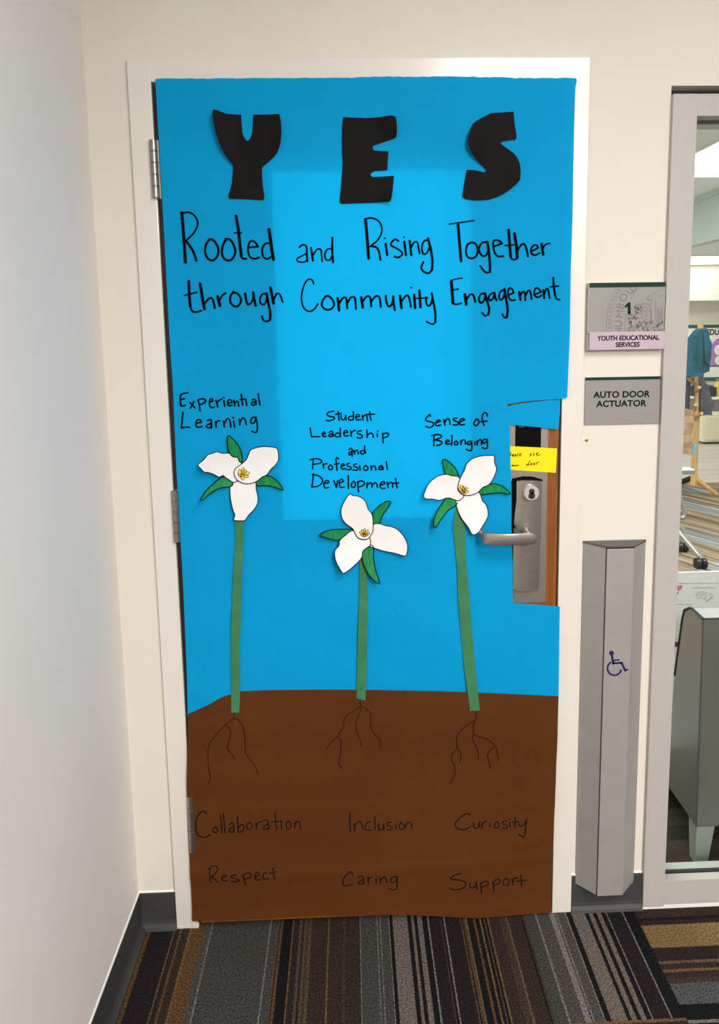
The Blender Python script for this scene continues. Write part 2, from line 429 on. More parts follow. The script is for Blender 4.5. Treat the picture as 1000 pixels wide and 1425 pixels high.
# door frame
FI0, FI1, FT = .050, .9665, 2.049
b = MB()
b.box(0, FI0, 0, .13, 0, 2.098, bev=.0018)
b.box(FI1, 1.016, 0, .13, 0, 2.098, bev=.0018)
b.box(FI0-.002, FI1+.002, .0002, .13, FT, 2.0978, bev=.0015)
b.box(FI0-.001, FI0+.014, .052, .13, 0, FT+.001); b.box(FI1-.014, FI1+.001, .052, .13, 0, FT+.001); b.box(FI0, FI1, .052, .13, FT-.014, FT+.001)
o = tag(b.build('trim_1', m_frame), 'white glossy painted metal door frame', 'door frame', kind='structure')
f = MB().box(FI0-.012, FI0+.006, -.0015, .01, .0, .014, bev=.003); f.box(.001, .02, -.0012, .01, 0, .009, bev=.003)
f.build('paint_drip', m_frame, o)

# ------------------------------------------------------------------ the door
LX0, LX1, LY = .0545, .9615, .004
GX0, GX1, GZ0, GZ1 = .307, .748, 1.072, 1.888
door = empty('door_1', (LX0, LY, 0), 'orange brown wooden door under a blue and brown paper mural', 'door', kind='structure')
b = MB()
Z0, Z1 = .012, FT-.004
b.box(LX0, GX0, LY, LY+.044, Z0, Z1); b.box(GX1, LX1, LY, LY+.044, Z0, Z1)
b.box(GX0, GX1, LY, LY+.044, Z0, GZ0); b.box(GX0, GX1, LY, LY+.044, GZ1, Z1)
b.build('door_leaf', m_wood, door)
b = MB().box(LX0-.0003, LX0+.0085, LY-.0003, LY+.044, Z0+.001, Z1-.001)
b.build('edge_band', m_wood_shade, door)  # strip paints the shadow along the left edge of the leaf
b = MB().box(GX0-.002, GX1+.002, LY+.018, LY+.024, GZ0-.002, GZ1+.002)
b.build('door_glass', m_glass, door)
# hinges: five-knuckle butt hinges standing proud at the left edge
for pa, pb in (((212.6, 194), (216.6, 276)), ((242.6, 682), (246.5, 755)), ((264.5, 1108), (268, 1186))):
    a = W(*pa, -.006); c = W(*pb, -.006); x = (a.x+c.x)/2
    h = MB(); zt, zb = a.z, c.z; n = 5; hh = (zt-zb)
    hg = MB().tube([(x, -.0045, zb+.001), (x, -.0045, zt-.001)], .0066, 14)
    root = hg.build('hinge', m_hinge, door, True)
    for k in range(n):
        za = zb+hh*k/n+.0012; zc = zb+hh*(k+1)/n-.0012
        MB().tube([(x, -.0045, za), (x, -.0045, za+.0006), (x, -.0045, zc-.0006), (x, -.0045, zc)], [.0076, .0086, .0086, .0076], 16).build('knuckle', m_hinge, root, True)
        if k < n-1: MB().tube([(x, -.0045, zc+.0005), (x, -.0045, zc+.0019)], .0080, 16).build('bearing_ring', m_steel, root, True)
    MB().box(x, x+.011, -.0005, .003, zb, zt).build('hinge_leaf', m_hinge, root)
# lock side hardware
a = W(709, 589, LY); c = W(759.6, 838, LY)
PXR = W(760.5, 700, LY).x
plate = MB().box(a.x-.03, PXR, LY-.0022, LY+.001, c.z, 1.302, bev=.0006).build('lock_plate', m_steel_plate, door)
p0 = W(716.5, 592, LY); p1 = W(752, 621, LY)
MB().box(p0.x, W(752, 607, LY).x, LY-.0035, LY, 1.215, 1.296, bev=.0006).build('dark_panel', m_black, plate)
MB().box(p0.x+.008, p0.x+.022, LY-.0038, LY-.0034, 1.2755, 1.2765).build('panel_mark', m_steel, plate)
YE = LY-.012
def wp(s, Y, x0, y0, k): return [(W(px, py, Y).x, W(px, py, Y).z) for px, py in pts(s, x0, y0, k)]
esc = wp('263,578 300,573 360,573 417,579 419,640 412,900 404,1150 399,1243 360,1254 320,1260 280,1258 240,1251 240,1100 243,960 246,890 262,872 246,846 252,780 258,730 262,690 262,620', YE, 660, 540, 4.45)
exs = [p[0] for p in esc]; ex0, ex1 = min(exs), max(exs)
def escY(x, z):
    u = (x-(ex0+ex1)/2)/((ex1-ex0)/2)
    return YE+.006*u*u-.0012
trim = sheet('lock_trim', esc, escY, m_steel, door, .005, .011)
trim.data.polygons.foreach_set('use_smooth', [True]*len(trim.data.polygons)); trim.data.set_sharp_from_angle(angle=math.radians(35))
# dark well that the trim sits in
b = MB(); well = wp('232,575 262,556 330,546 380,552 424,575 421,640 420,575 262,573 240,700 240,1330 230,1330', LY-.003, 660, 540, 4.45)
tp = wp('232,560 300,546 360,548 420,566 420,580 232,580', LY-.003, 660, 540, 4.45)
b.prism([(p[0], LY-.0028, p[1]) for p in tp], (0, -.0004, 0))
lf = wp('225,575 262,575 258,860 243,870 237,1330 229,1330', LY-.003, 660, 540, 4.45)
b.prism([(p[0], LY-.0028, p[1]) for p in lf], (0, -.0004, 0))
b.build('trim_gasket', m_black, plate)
# key cylinder
c0 = W(738.7, 686, YE-.006)
cyl = MB().tube([(c0.x, YE+.002, c0.z), (c0.x, YE-.010, c0.z), (c0.x, YE-.0125, c0.z)], [.0186, .0186, .0162], 32).build('key_cylinder', m_nickel, trim, True)
b = MB().tube([(c0.x, YE-.012, c0.z+.005), (c0.x, YE-.0131, c0.z+.005)], .0068, 20); b.tube([(c0.x, YE-.012, c0.z-.0055), (c0.x, YE-.0131, c0.z-.0055)], .0082, 20)
b.build('key_core', mat('dark_key_core', (70, 66, 60), .4, .7), trim, True)
MB().box(c0.x-.0008, c0.x+.0008, YE-.0134, YE-.012, c0.z-.011, c0.z+.001).build('key_slot', m_black, trim)
# lever: spindle, flat curved bar, return towards the door
YL = -.056
h0 = W(741, 749.5, YL); t0 = W(673.5, 750, YL)
b = MB(); b.tube([(h0.x-.006, YE+.001, h0.z), (h0.x-.006, YE-.008, h0.z), (h0.x-.006, YL+.004, h0.z)], [.0155, .0125, .0115], 24)
path = [(h0.x+.008, YL+.003), (h0.x+.003, YL), (h0.x-.02, YL-.003), (h0.x-.05, YL-.006), (h0.x-.08, YL-.004), (t0.x+.008, YL+.003), (t0.x+.001, YL+.012), (t0.x-.002, YL+.030)]
pp = spline(path, .004); m_ = len(pp); vs = []
for i, p in enumerate(pp):
    t = (pp[min(i+1, m_-1)]-pp[max(i-1, 0)]).normalized(); nn = Vector((t.y, -t.x)); f_ = i/(m_-1)
    hh = .0136 if f_ > .12 else .0136*math.sqrt(max(.03, 1-(1-f_/.12)**2)); th = .0042
    zc = h0.z+(t0.z-h0.z)*min(1, f_*1.1)
    for (u, v) in ((-1, -.8), (-.8, -1), (.8, -1), (1, -.8), (1, .8), (.8, 1), (-.8, 1), (-1, .8)):
        vs.append(Vector((p.x+nn.x*th*u, p.y+nn.y*th*u, zc+hh*v)))
fs = [[i*8+j, i*8+(j+1) % 8, (i+1)*8+(j+1) % 8, (i+1)*8+j] for i in range(m_-1) for j in range(8)]+[list(range(8)), [(m_-1)*8+j for j in range(8)]]
b.add(vs, fs)
b.build('lever_handle', m_steel, trim, True)

# ------------------------------------------------------------------ window beside the door (the sidelight)
win = empty('window_1', (WX1, 0, 0), 'tall interior window in a grey aluminium frame right of the actuator', 'window', kind='structure')
JX = W(968, 200, 0).x - .0005; WX2 = 2.9
zr = W(950, 1224.8, 0).z
yb = Wz(950, 1214.8, zr).y; yc = Wz(950, 1210.5, zr).y; yd = Wz(950, 1199.5, zr).y
zh = W(985, 161.5, 0).z; zb_ = .007
b = MB().box(WX1, JX, -.002, .12, zb_, HD, bev=.001); b.build('jamb', m_alu, win)
MB().box(WX2-.05, WX2, -.002, .12, zb_, HD, bev=.001).build('jamb', m_alu, win)
MB().box(JX, WX2-.05, -.0012, .035, zh, HD, bev=.0008).build('header', m_alu, win)
b = MB().box(JX, WX2-.05, 0, yb, zb_+.004, zr, bev=.0008); b.build('bottom_rail', m_alu, win)
MB().box(JX, WX2-.05, yc, yd, 0, zr, bev=.0008).build('inner_stop', m_alu_in, win)
MB().box(JX, WX2-.05, yb-.001, yc+.002, 0, zr+.0015).build('gasket', m_seal, win)
MB().box(WX1, WX2, -.001, .02, 0, zb_+.0028, bev=.0008).build('caulk_line', m_caulk, win)
# head: stop, dark gasket, inner stop, then glass
MB().box(JX, WX2-.05, .035, .045, zh-.001, HD).build('head_stop', m_act_dark, win)
MB().box(JX, WX2-.05, .045, .058, zh, HD).build('gasket', m_seal, win)
MB().box(JX, WX2-.05, .058, .10, zh-.004, HD).build('inner_head_stop', m_alu_in, win)
MB().box(WX1-.002, WX2, .05, .06, HD-.003, 2.06).build('head_gap', m_act_dark, win)
MB().box(JX-.003, WX2-.05, yb+.002, yb+.008, zr-.002, zh+.01).build('pane', m_glass, win)
# ------------------------------------------------------------------ the paper mural
def sm(a, b_, x):
    t = max(0., min(1., (x-a)/(b_-a))); return t*t*(3-2*t)
def blueY(x, z):
    w = .0011*math.sin(5.1*x+2.3*z+.4)+.0008*math.sin(11*z-4*x+1)+.0004*math.sin(27*x+9*z)+.0004*math.sin(31*z+13*x)
    w += .0016*math.exp(-((z-1.985+.05*x)/.018)**2)*(.4+.6*math.sin(3.1*x+1))
    if z < .9: w += .0009*math.sin(24*z+5*x)*math.sin(7*x+2)
    w += .004*sm(.945, .99, x)*sm(1.2, 1.5, z)+.007*math.exp(-((x-.76)/.07)**2-((z-1.42)/.33)**2)
    return -.0052-w
def brownY(x, z):
    w = .0012*math.sin(47*z+3*x+.6)*(.6+.4*math.sin(6*x+1))+.0011*math.sin(19*z-4*x)+.0008*math.sin(8*x+14*z)
    w += .0026*math.exp(-((z-.158+.012*math.sin(4*x))/.012)**2)+.0016*math.exp(-((z-.33+.02*x)/.016)**2)
    w += .004*(1-sm(.01, .07, z))*(.5+.5*math.sin(9*x+.5))
    return min(-.0086-w, blueY(x, z)-.0013)
def xz(p, Y=-.006):
    q = W(p[0], p[1], Y); return (q.x, q.z)
def ragged(a, b_, n, amp):
    out = []
    for i in range(n):
        t = i/n; out.append((a[0]+(b_[0]-a[0])*t+rnd.uniform(-amp, amp)*.3, a[1]+(b_[1]-a[1])*t+rnd.uniform(-amp, amp)))
    return out
top = [(215.5, 109.6)]+ragged((225, 109), (498, 108), 34, .5)+ragged((500, 107), (650, 106.3), 22, .7)+ragged((652, 106.6), (735, 108.6), 14, .8)+ragged((737, 108.2), (792, 108.4), 9, .5)+[(801, 109.5)]
right = [(801.8, 113), (799.8, 123), (798.3, 182), (796.3, 298), (793.4, 375), (792, 460), (788.8, 553.3)]
cut = [(779.5, 555.3), (757, 556.5), (738.6, 558), (727, 559), (715, 561), (705.4, 562.3), (700.6, 567.4), (706.3, 569.3), (708, 571), (708.9, 591), (709.6, 625), (710.3, 652), (711.2, 675), (711.3, 733), (711.9, 758), (713, 796), (712.6, 799), (713.4, 839.5), (740, 841), (778.7, 844)]
low = [(778, 900), (777, 968), (776, 1010), (600, 1010), (400, 1010), (262, 1010)]
left = [(261.2, 992), (260, 942), (256, 843.5), (250.4, 741), (245.7, 662), (239.8, 530), (234.8, 460), (228.8, 340), (222.5, 228), (217.5, 140)]
mural = empty('paper_banner', (LX0, -.004, .4), 'tall sky blue paper banner with handwritten lettering taped over the door', 'paper banner')
sheet('paper_sheet', [xz(p) for p in top+right+cut+low+left], blueY, m_blue, mural, .016)
flap = [(706.8, 566), (716, 563), (738.6, 560), (757, 557.6), (779.4, 556), (778.5, 575), (776, 597.6), (745, 594), (708.9, 590.8)]
def flapY(x, z): return -.0028-.004*sm(1.345, 1.27, z) if False else -.0030-.0035*(1-sm(1.272, 1.34, z))
sheet('paper_flap', [xz(p, -.004) for p in flap], flapY, m_blue, mural, .012)['label'] = 'folded back blue flap above the lock'
# torn corner tab
tab = [(700.6, 567.4), (705.4, 562.3), (707.2, 569.6)]
sheet('torn_corner', [xz(p, -.012) for p in tab], lambda x, z: -.0105, m_blue, mural, .01)

TX = {}
TX['title'] = T(240, 280, 6.25, 3, '''4:80,100 95,300 110,530|2.3:85,105 135,95 185,120 215,170 215,215 180,280 112,345|3.2:115,345 150,390 180,440 205,515
|3:315,335 290,380 282,440 300,490 340,515 380,490 398,430 385,380 350,335 318,332|3:465,330 435,390 428,450 445,495 480,515 520,500 545,440 530,380 500,335 460,328
|3.8:552,128 572,250 585,380 598,480|2.5:598,480 610,498 640,500|1.8:535,275 600,275|2.5:662,402 742,394|2.5:742,394 715,355 680,345 660,380 655,430 670,480 710,500 752,488
|2.5:855,370 815,365 785,395 778,440 790,485 825,500 860,480|4:838,245 850,330 862,420 876,505''')
TX['title2'] = T(400, 290, 4.545, 2.5, '''2.3:75,245 95,230 118,240 122,290 125,335|2:120,285 80,305 58,320 65,335 100,340 125,325|2.8:148,250 155,295 160,330|2.3:158,300 185,260 210,262 215,300 218,335
|2.2:275,255 250,260 235,295 245,325 268,325 280,300|2.8:283,185 282,260 287,340''')
TX['title4'] = T(400, 290, 4.545, 2.5, '''3.8:492,68 503,190 512,315|2.2:487,68 530,60 575,80 595,120 590,165 565,205 522,240|2.6:525,240 560,245 578,275 587,325
|3:620,225 630,295|1.6:610,190 618,188|2.4:700,205 680,195 657,215 655,235 685,250 720,275 722,295 700,310 675,305|3:738,210 748,295|1.6:732,183 738,182|3:772,205 782,295|2.3:780,250 800,215 820,215 828,250 835,285
|2.4:890,200 865,205 850,235 852,275 865,290 885,275 900,230|3.2:888,190 905,260 915,330 912,390|2.6:912,390 890,410 860,400 845,375 858,340''')
TX['title3'] = T(610, 290, 5.556, 2.5, '''1.8:80,122 170,110 272,95|3.6:148,115 160,260 172,408|2.5:250,265 220,285 210,340 225,378 260,387 292,365 300,320 285,275 250,263
|2.5:365,260 330,270 312,310 320,350 345,370 370,355 385,300 372,265|3.3:375,260 388,350 395,440 395,490|2.4:395,490 370,498 340,475 320,445|2.4:425,295 490,272|2.4:490,272 465,250 430,248 420,270 428,330 455,370 500,370
|3.6:540,168 548,270 555,370|2.4:555,370 570,395 598,393|2:510,288 580,282|3.8:585,195 600,290 607,380|2.6:605,330 640,280 665,280 680,320 690,372|2.3:712,335 770,305|2.3:770,305 760,288 735,285 712,320 720,350 745,362 780,345
|3.3:795,275 808,357|2:805,315 825,280 860,270''')
TX['subtitle'] = T(240, 375, 5.556, 3, '''3.6:125,90 128,200 135,285|2.6:135,285 150,322 180,328 220,318|2:90,200 140,188 185,175|3.8:212,110 228,210 245,305|2.8:242,270 280,225 305,225 318,260 325,298
|3.8:348,210 365,280|2.3:362,240 385,200 410,182|2.8:470,172 448,205 445,245 465,278 500,285 525,255 525,220 500,185 468,178|3:560,185 568,235 580,270|2.4:580,270 600,265 620,230 625,200|3.2:622,178 632,240 642,280
|2.5:715,185 690,195 675,230 680,262 705,270 725,240 728,195|3.2:725,185 742,270 755,340 752,390|2.3:752,390 725,402 700,390 690,360|3.6:755,140 768,200 780,262|2.5:780,235 805,188 825,190 840,220 850,250''')
TX['subtitle2'] = T(410, 375, 4.762, 2.5, '''2.2:125,95 115,70 90,65 65,95 48,150 45,205 60,255 95,278 130,262 152,228|2.6:205,178 185,205 180,240 205,265 240,262 260,235 250,200 220,175 200,180
|3.4:285,190 293,270|2.6:292,230 318,190 340,190 348,258|2.6:347,225 372,185 398,190 405,262|3.4:440,185 450,252|2.6:448,215 475,180 498,185 507,245|2.6:505,215 535,178 560,185 570,248
|2.8:603,175 608,220 622,245 640,235 652,200|3:652,178 655,220 662,268|3.4:697,175 707,255|2.6:705,215 735,175 755,180 768,248|3.3:790,168 797,255|1.6:768,120 776,120|3.3:825,140 832,250|1.9:800,192 880,188
|2.6:868,185 872,225 885,242 900,230 910,195|2.8:906,158 918,220 930,290 930,350|2.1:930,350 915,363 890,355 872,345''')
TX['subtitle3'] = T(610, 375, 5.556, 2.5, '''3.8:97,95 103,180 108,260|1.8:90,88 130,75 180,68|1.8:105,160 150,152|2.2:108,260 130,270 172,262|3.8:200,195 210,270|2.6:210,240 240,195 265,200 280,252
|2.5:350,185 320,195 308,230 320,258 345,245 358,205|3:355,185 372,250 388,310 378,350|2.3:378,350 355,358 332,335|2.6:425,180 395,195 382,225 395,240 418,225 430,190|2.8:428,180 435,215 445,238
|2.6:505,155 475,175 465,210 475,235 495,225 510,180|3.2:508,152 520,230 532,310 525,368|2.3:525,368 505,372 490,345|2.3:538,200 580,180|2.3:580,180 565,150 545,145 535,175 540,215 560,238 590,235
|3:622,175 632,235|2.5:630,205 650,172 665,180 670,238|2.5:670,205 690,165 708,172 718,228|2.3:738,195 790,175|2.3:790,175 775,150 750,145 738,175 745,205 770,215 795,200|2.8:808,160 815,222|2.4:815,195 832,150 845,155 858,222
|2.8:885,65 890,130 900,200|2.2:900,200 912,230 935,232|1.9:860,135 928,128''')
TX['experiential'] = T(240, 530, 7.143, 2.1, '''80,135 75,190 82,245|78,140 110,125 152,118|80,185 115,178|82,245 95,252 125,243|172,215 200,245 222,268|212,205 195,240 175,272|255,195 265,245 272,300|250,190 290,178 325,190 320,215 265,240
|365,215 400,200|400,200 395,180 375,180 365,215 370,255 400,268 412,258|432,195 440,225 448,260|440,220 460,195 490,180|508,195 518,252|507,165 510,168|545,225 590,215|590,215 580,190 555,190 545,220 555,245 590,245
|608,195 618,248|615,225 640,200 650,215 658,252|682,135 690,190 695,242|670,188 725,180|725,182 738,245|790,190 810,180 825,195 830,235|825,210 790,215 780,232 800,242 830,230|850,130 858,185 868,238
|102,312 95,390 88,468|88,468 130,460 168,462|232,425 285,410|285,410 275,388 245,390 232,425 245,460 292,455|345,395 375,385 385,410 385,470|385,425 350,435 335,455 360,468 390,450|425,405 432,460|430,430 445,400 470,398
|505,400 515,460|512,430 545,375 570,400 578,460|605,400 615,462|600,365 604,370|660,380 668,440|668,415 695,370 720,385 732,435|825,360 790,370 775,405 790,425 815,410 828,365|828,365 840,430 842,490 825,515 785,500''')
TX['student'] = T(420, 560, 6.667, 1.9, '''295,80 250,90 230,112 255,128 300,138 290,158 250,170 225,165|335,85 340,130 345,165|312,110 362,102|362,120 365,150 380,162 400,150 405,120|405,120 410,165|475,85 478,130 475,160|475,160 445,165 430,150 445,130 472,128
|500,140 535,128|535,128 525,112 505,118 498,140 510,162 545,158|560,118 565,165|562,140 585,115 600,125 608,172|628,85 632,130 640,165|600,112 672,108
|75,238 82,280 88,318|88,318 165,318|190,298 215,290|215,290 208,275 192,280 190,300 200,318 225,312|250,280 275,265 285,285 290,315|282,295 255,300 250,315 275,318 290,305|355,238 355,280 358,318|350,290 320,285 305,305 325,322 352,312
|390,285 425,278|425,278 415,262 395,265 388,290 400,312 432,308|452,265 458,315|455,290 475,265 495,262|550,262 520,270 515,290 550,300 560,320 535,332 512,325|602,255 603,290 605,325|605,305 635,285 655,295 662,325|698,290 700,318|702,265 705,267
|748,285 750,330 752,375|745,300 775,285 802,290 795,315 755,328|435,440 455,425 465,445 465,500|462,455 435,470 440,490 465,470|480,445 490,480|488,460 510,440 518,455 522,480|580,405 582,440 590,470|580,450 550,450 540,468 560,480 585,465
|105,535 100,575 98,618|75,535 100,525 150,525 185,545 165,565 105,575|195,570 200,612|198,590 215,570 235,570|265,580 245,600 255,625 280,620 280,595 262,582|340,525 325,512 315,530 320,580 325,632|300,575 345,568
|365,595 395,585|395,585 385,570 368,578 362,600 375,620 405,615|440,565 418,572 420,588 455,605 450,625 415,625|505,570 480,580 485,595 520,610 510,630 470,628|535,590 540,632|590,585 572,605 580,630 605,628 612,605 590,588
|640,590 645,628|642,610 665,588 680,600 685,630|715,595 740,585 748,600 752,622|748,605 720,605 712,620 735,625 752,612|782,550 788,590 792,622
|105,665 100,730 90,785|95,670 150,680 188,715 180,755 140,780 90,785|205,755 250,745|250,745 240,725 212,735 202,765 215,795 245,790|295,728 308,760 320,790|320,790 325,755 332,725|345,750 385,735|385,735 372,712 350,725 345,755 358,790 395,785
|430,680 430,740 430,800|480,730 458,760 465,788 490,785 495,755 478,732|518,735 520,785 525,830|510,745 550,730 580,745 570,770 522,790|605,745 602,795|605,770 635,745 648,760 650,790|650,770 680,745 695,760 700,790
|728,770 770,755|770,755 760,735 735,745 725,775 738,800 770,798|790,740 800,790|795,765 825,740 838,755 842,790|868,705 875,750 882,795|840,752 897,748''')
TX['sense'] = T(580, 560, 9.09, 2, '''170,175 160,150 145,165 110,210 120,232 190,250 215,270 190,305 150,318 110,300|238,260 298,235|298,235 275,222 245,240 235,270 250,295 300,285|340,215 345,250 352,285|348,255 380,205 405,215 412,245 415,275
|500,195 465,200 455,220 500,240 520,260 500,285 455,280|535,250 598,215|598,215 575,200 545,215 532,250 545,280 598,275|755,205 725,230 715,275 740,290 770,265 775,225 750,205|885,170 875,135 850,125 825,150 818,200 830,250 842,285|800,240 880,232
|215,430 212,490 212,550|188,420 250,405 300,415 305,440 225,475|225,475 300,490 315,515 290,535 250,545|365,510 405,490|405,490 398,475 370,480 360,510 375,530 415,522|440,415 440,480 435,540|495,485 470,505 475,530 505,532 515,508 495,488
|550,478 555,530|552,510 580,470 605,480 610,525|680,490 650,490 632,515 650,532 675,515 685,490|685,490 690,550 682,605 640,600 620,590|728,495 728,530|755,480 758,535|758,510 790,465 808,475 812,530
|885,465 845,465 825,490 840,515 870,495 885,465|885,465 885,530 885,570 850,580 820,565''')
BX = {}
BX['collaboration'] = T(260, 1110, 5.556, 1.8, '''152,130 140,108 115,108 80,150 68,205 75,270 110,308 150,305 178,288|220,225 202,245 205,265 228,270 238,250 222,228|258,135 265,205 270,275|280,122 288,200 295,275
|330,210 352,195 360,220 362,268|358,225 330,245 328,262 350,268 365,250|390,145 393,205 395,262|395,240 420,210 440,225 430,260 395,268|485,190 462,212 470,245 495,240 508,215 485,192|532,195 540,245|537,215 555,192 578,185
|592,185 615,172 628,195 632,245|625,205 598,222 590,240 612,245 632,225|680,115 685,180 692,248|652,190 735,182|728,185 732,242|785,180 765,205 772,240 795,238 805,205 785,182|832,190 835,235|833,215 855,180 870,195 878,238''')
BX['respect'] = T(260, 1110, 5.556, 1.8, '''180,540 178,595 185,650|165,555 190,530 225,530 240,550 220,580 190,600|190,600 220,625 245,650|275,610 310,600|310,600 300,588 278,595 272,620 285,638 315,632|385,590 350,592 345,608 390,620 405,635 375,645 340,640
|435,590 445,630 455,675|430,595 475,575 500,590 485,610 440,625|530,600 562,590|562,590 552,570 532,580 528,610 540,630 568,622|618,572 595,582 588,605 600,622 632,618|665,540 672,580 680,625|640,580 690,568''')
BX['inclusion'] = T(460, 1110, 7.143, 1.8, '''192,145 190,240 195,335|232,255 238,325|235,295 270,240 300,240 310,270 315,305|395,235 360,250 340,290 355,320 405,318|440,185 438,250 438,315|475,255 475,300 495,318 520,295 525,260|525,260 530,315
|600,240 565,250 560,268 600,285 612,305 585,318 560,312|645,265 648,308|650,238 652,240|700,245 680,275 688,310 715,308 730,280 705,248|740,260 742,300|740,285 770,245 795,250 803,275 805,302''')
BX['caring'] = T(460, 1110, 7.143, 1.8, '''215,755 205,732 175,740 135,790 118,840 140,875 180,870 212,858|270,790 300,775 322,795 330,860|322,815 280,835 265,850 300,858 330,840|370,785 375,855|372,825 390,795 415,785|450,805 453,850|455,778 457,780
|490,795 495,855|493,830 525,785 545,795 552,820 560,848|655,780 615,790 595,825 610,845 640,835 660,785|660,785 660,850 655,905 620,920 578,905''')
BX['curiosity'] = T(610, 1110, 6.667, 1.8, '''290,158 270,148 225,165 170,215 152,245 170,280 215,295 260,285 288,270|325,230 325,265 345,285 370,260 378,225|378,225 385,280|400,230 408,280|405,255 420,225 448,215|475,235 478,272|540,220 518,245 522,275 548,275 560,245 540,222
|630,215 595,225 592,240 630,255 640,272 620,285 588,278|658,230 662,272|652,200 654,202|708,185 708,230 708,280|685,230 740,222|745,240 752,260 775,262 800,235 815,205|815,205 808,280 795,355 770,358 742,335''')
BX['support'] = T(610, 1110, 6.667, 1.8, '''208,705 170,708 120,735 115,755 200,765 248,785 250,815 215,845 150,855 100,840|290,790 290,825 310,838 340,820 348,780|348,780 360,855|390,790 395,840 400,890|385,800 430,775 462,785 450,815 398,830
|505,780 510,825 515,870|500,790 540,755 570,765 560,790 512,815|625,745 598,775 600,805 635,810 655,780 645,755 620,748|680,755 690,808|685,785 705,745 735,745|765,720 768,770 770,820|720,775 818,765''')
for k in TX: pen('handwriting', TX[k], blueY, m_ink, mural, Y=-.006, fat=1.14)

earth = empty('soil_banner', (.05, -.008, .02), 'dark brown paper sheet with drawn roots covering the bottom of the door', 'paper banner')
e_top = [(261.5, 993.5), (275, 987.5), (289.5, 981), (308, 970.5), (334, 962.5), (375, 960.8), (440, 960.2), (520, 960.2), (620, 962), (700, 965), (776.8, 968.8)]
e_right = [(775, 1040), (772, 1110), (769, 1190), (766, 1269)]
e_bot = [(735, 1271), (700, 1273.5), (663, 1276.5), (610, 1275), (560, 1273.8), (480, 1275.2), (440, 1275), (340, 1278.5), (268, 1280.5)]
e_left = [(266, 1234), (262.5, 1182), (259.6, 1109.5), (260.3, 1050)]
sheet('paper_sheet', [xz(p, -.009) for p in e_top+e_right+e_bot+e_left], brownY, m_brown, earth, .012)
for k in BX: pen('handwriting', BX[k], brownY, m_brown_ink, earth, Y=-.009)
R1 = T(270, 980, 7.692, 1.5, '''425,92 425,130 405,165 330,225 240,320 175,410 152,480 150,580 158,680 175,780 150,850|340,222 380,260 388,330 365,420 360,480 410,540 435,585|415,152 465,165 510,215 540,300 548,420 550,510 610,600 665,680 685,745''')
R2 = T(440, 960, 8.333, 1.5, '''503,125 508,185 450,235 360,295 315,360 320,420 240,540 160,625 105,700|240,540 285,590 285,700 262,850 300,920|500,205 515,240 470,350 460,430 490,545 518,605 518,645|510,185 580,225 628,280 632,430 680,520 740,590 735,670''')
R3 = T(610, 970, 9.09, 1.6, '''470,185 478,250 465,285 340,365 255,450 225,550 240,640 280,700 285,770 268,830|240,645 175,720 165,790 205,880 210,960 180,1040 135,1105|465,290 440,350 440,460 428,530 470,620 500,710 505,795|445,465 500,495 610,530 690,590 735,660 750,750 760,810|705,625 640,690 620,760 640,830 655,910''')
for r_ in (R1, R2, R3): pen('root_drawing', r_, brownY, m_root_ink, earth, Y=-.009)

# ------------------------------------------------------------------ black cut-out letters
def cutout(name, outline, lift, label, m=m_blackpaper):
    P = [xz(p, -.009) for p in outline]
    o = sheet(name, P, lambda x, z: blueY(x, z)-.0022-lift(x, z), m, None, .008, .0006)
    return tag(o, label, 'paper letter', 'cut-out letters spelling the heading')
yo = pts('135,118 150,116 175,118 225,135 280,150 425,150 432,250 434,300 440,345 452,380 465,405 480,422 495,430 510,420 525,400 538,365 545,330 550,240 555,150 835,150 848,200 855,250 860,320 858,380 850,445 838,500 818,550 790,590 730,645 650,712 648,790 652,860 660,930 672,1010 672,1045 660,1065 490,1055 310,1050 292,1040 285,1020 305,960 325,890 335,790 342,695 300,645 260,590 225,530 200,470 172,390 155,320 138,210 130,150', 280, 140, 7.692)
yc_ = xz((345, 215))
cutout('paper_letter', yo, lambda x, z: .022*sm(.0, .09, yc_[0]-x-.01)*sm(-.06, .03, z-yc_[1]+.02)+.006*sm(.04, .085, x-yc_[0]), 'black cut-out letter Y curling at the left of the heading')
eo = pts('155,118 450,130 700,118 770,118 800,128 820,150 832,240 835,330 825,380 620,450 545,475 530,490 535,520 550,540 640,545 730,548 722,670 715,790 640,795 560,800 520,820 505,845 510,860 530,875 670,868 800,860 790,980 775,1100 768,1150 750,1195 440,1205 135,1215 115,1200 110,1170 122,1040 135,900 145,790 150,700 142,550 140,400 143,250', 460, 150, 9.09)
ec = xz((520, 222))
cutout('paper_letter', eo, lambda x, z: .016*sm(.0, .05, x-ec[0])*(sm(.03, .07, z-ec[1])*.9+.9*sm(.05, .09, ec[1]-z)), 'black cut-out letter E in the middle of the heading')
so = pts('480,158 620,148 768,138 775,230 785,330 798,400 805,465 790,495 710,500 630,515 605,525 600,540 640,575 700,620 745,655 785,700 815,750 835,800 843,850 847,900 845,1000 808,1050 760,1090 705,1135 640,1180 550,1222 450,1255 340,1262 240,1262 160,1250 130,1230 115,1210 130,1120 150,990 170,878 260,880 390,905 415,895 420,875 380,835 330,790 280,735 230,680 200,625 180,570 175,520 180,470 200,400 225,340 252,297 285,265 340,233 400,200', 630, 140, 9.09)
sc_ = xz((680, 215))
cutout('paper_letter', so, lambda x, z: .014*sm(.0, .05, sc_[0]-x)*math.exp(-((z-sc_[1]-.02)/.05)**2)+.009*sm(.01, .06, x-sc_[0])*math.exp(-((z-sc_[1]+.03)/.05)**2), 'black cut-out letter S at the right of the heading')

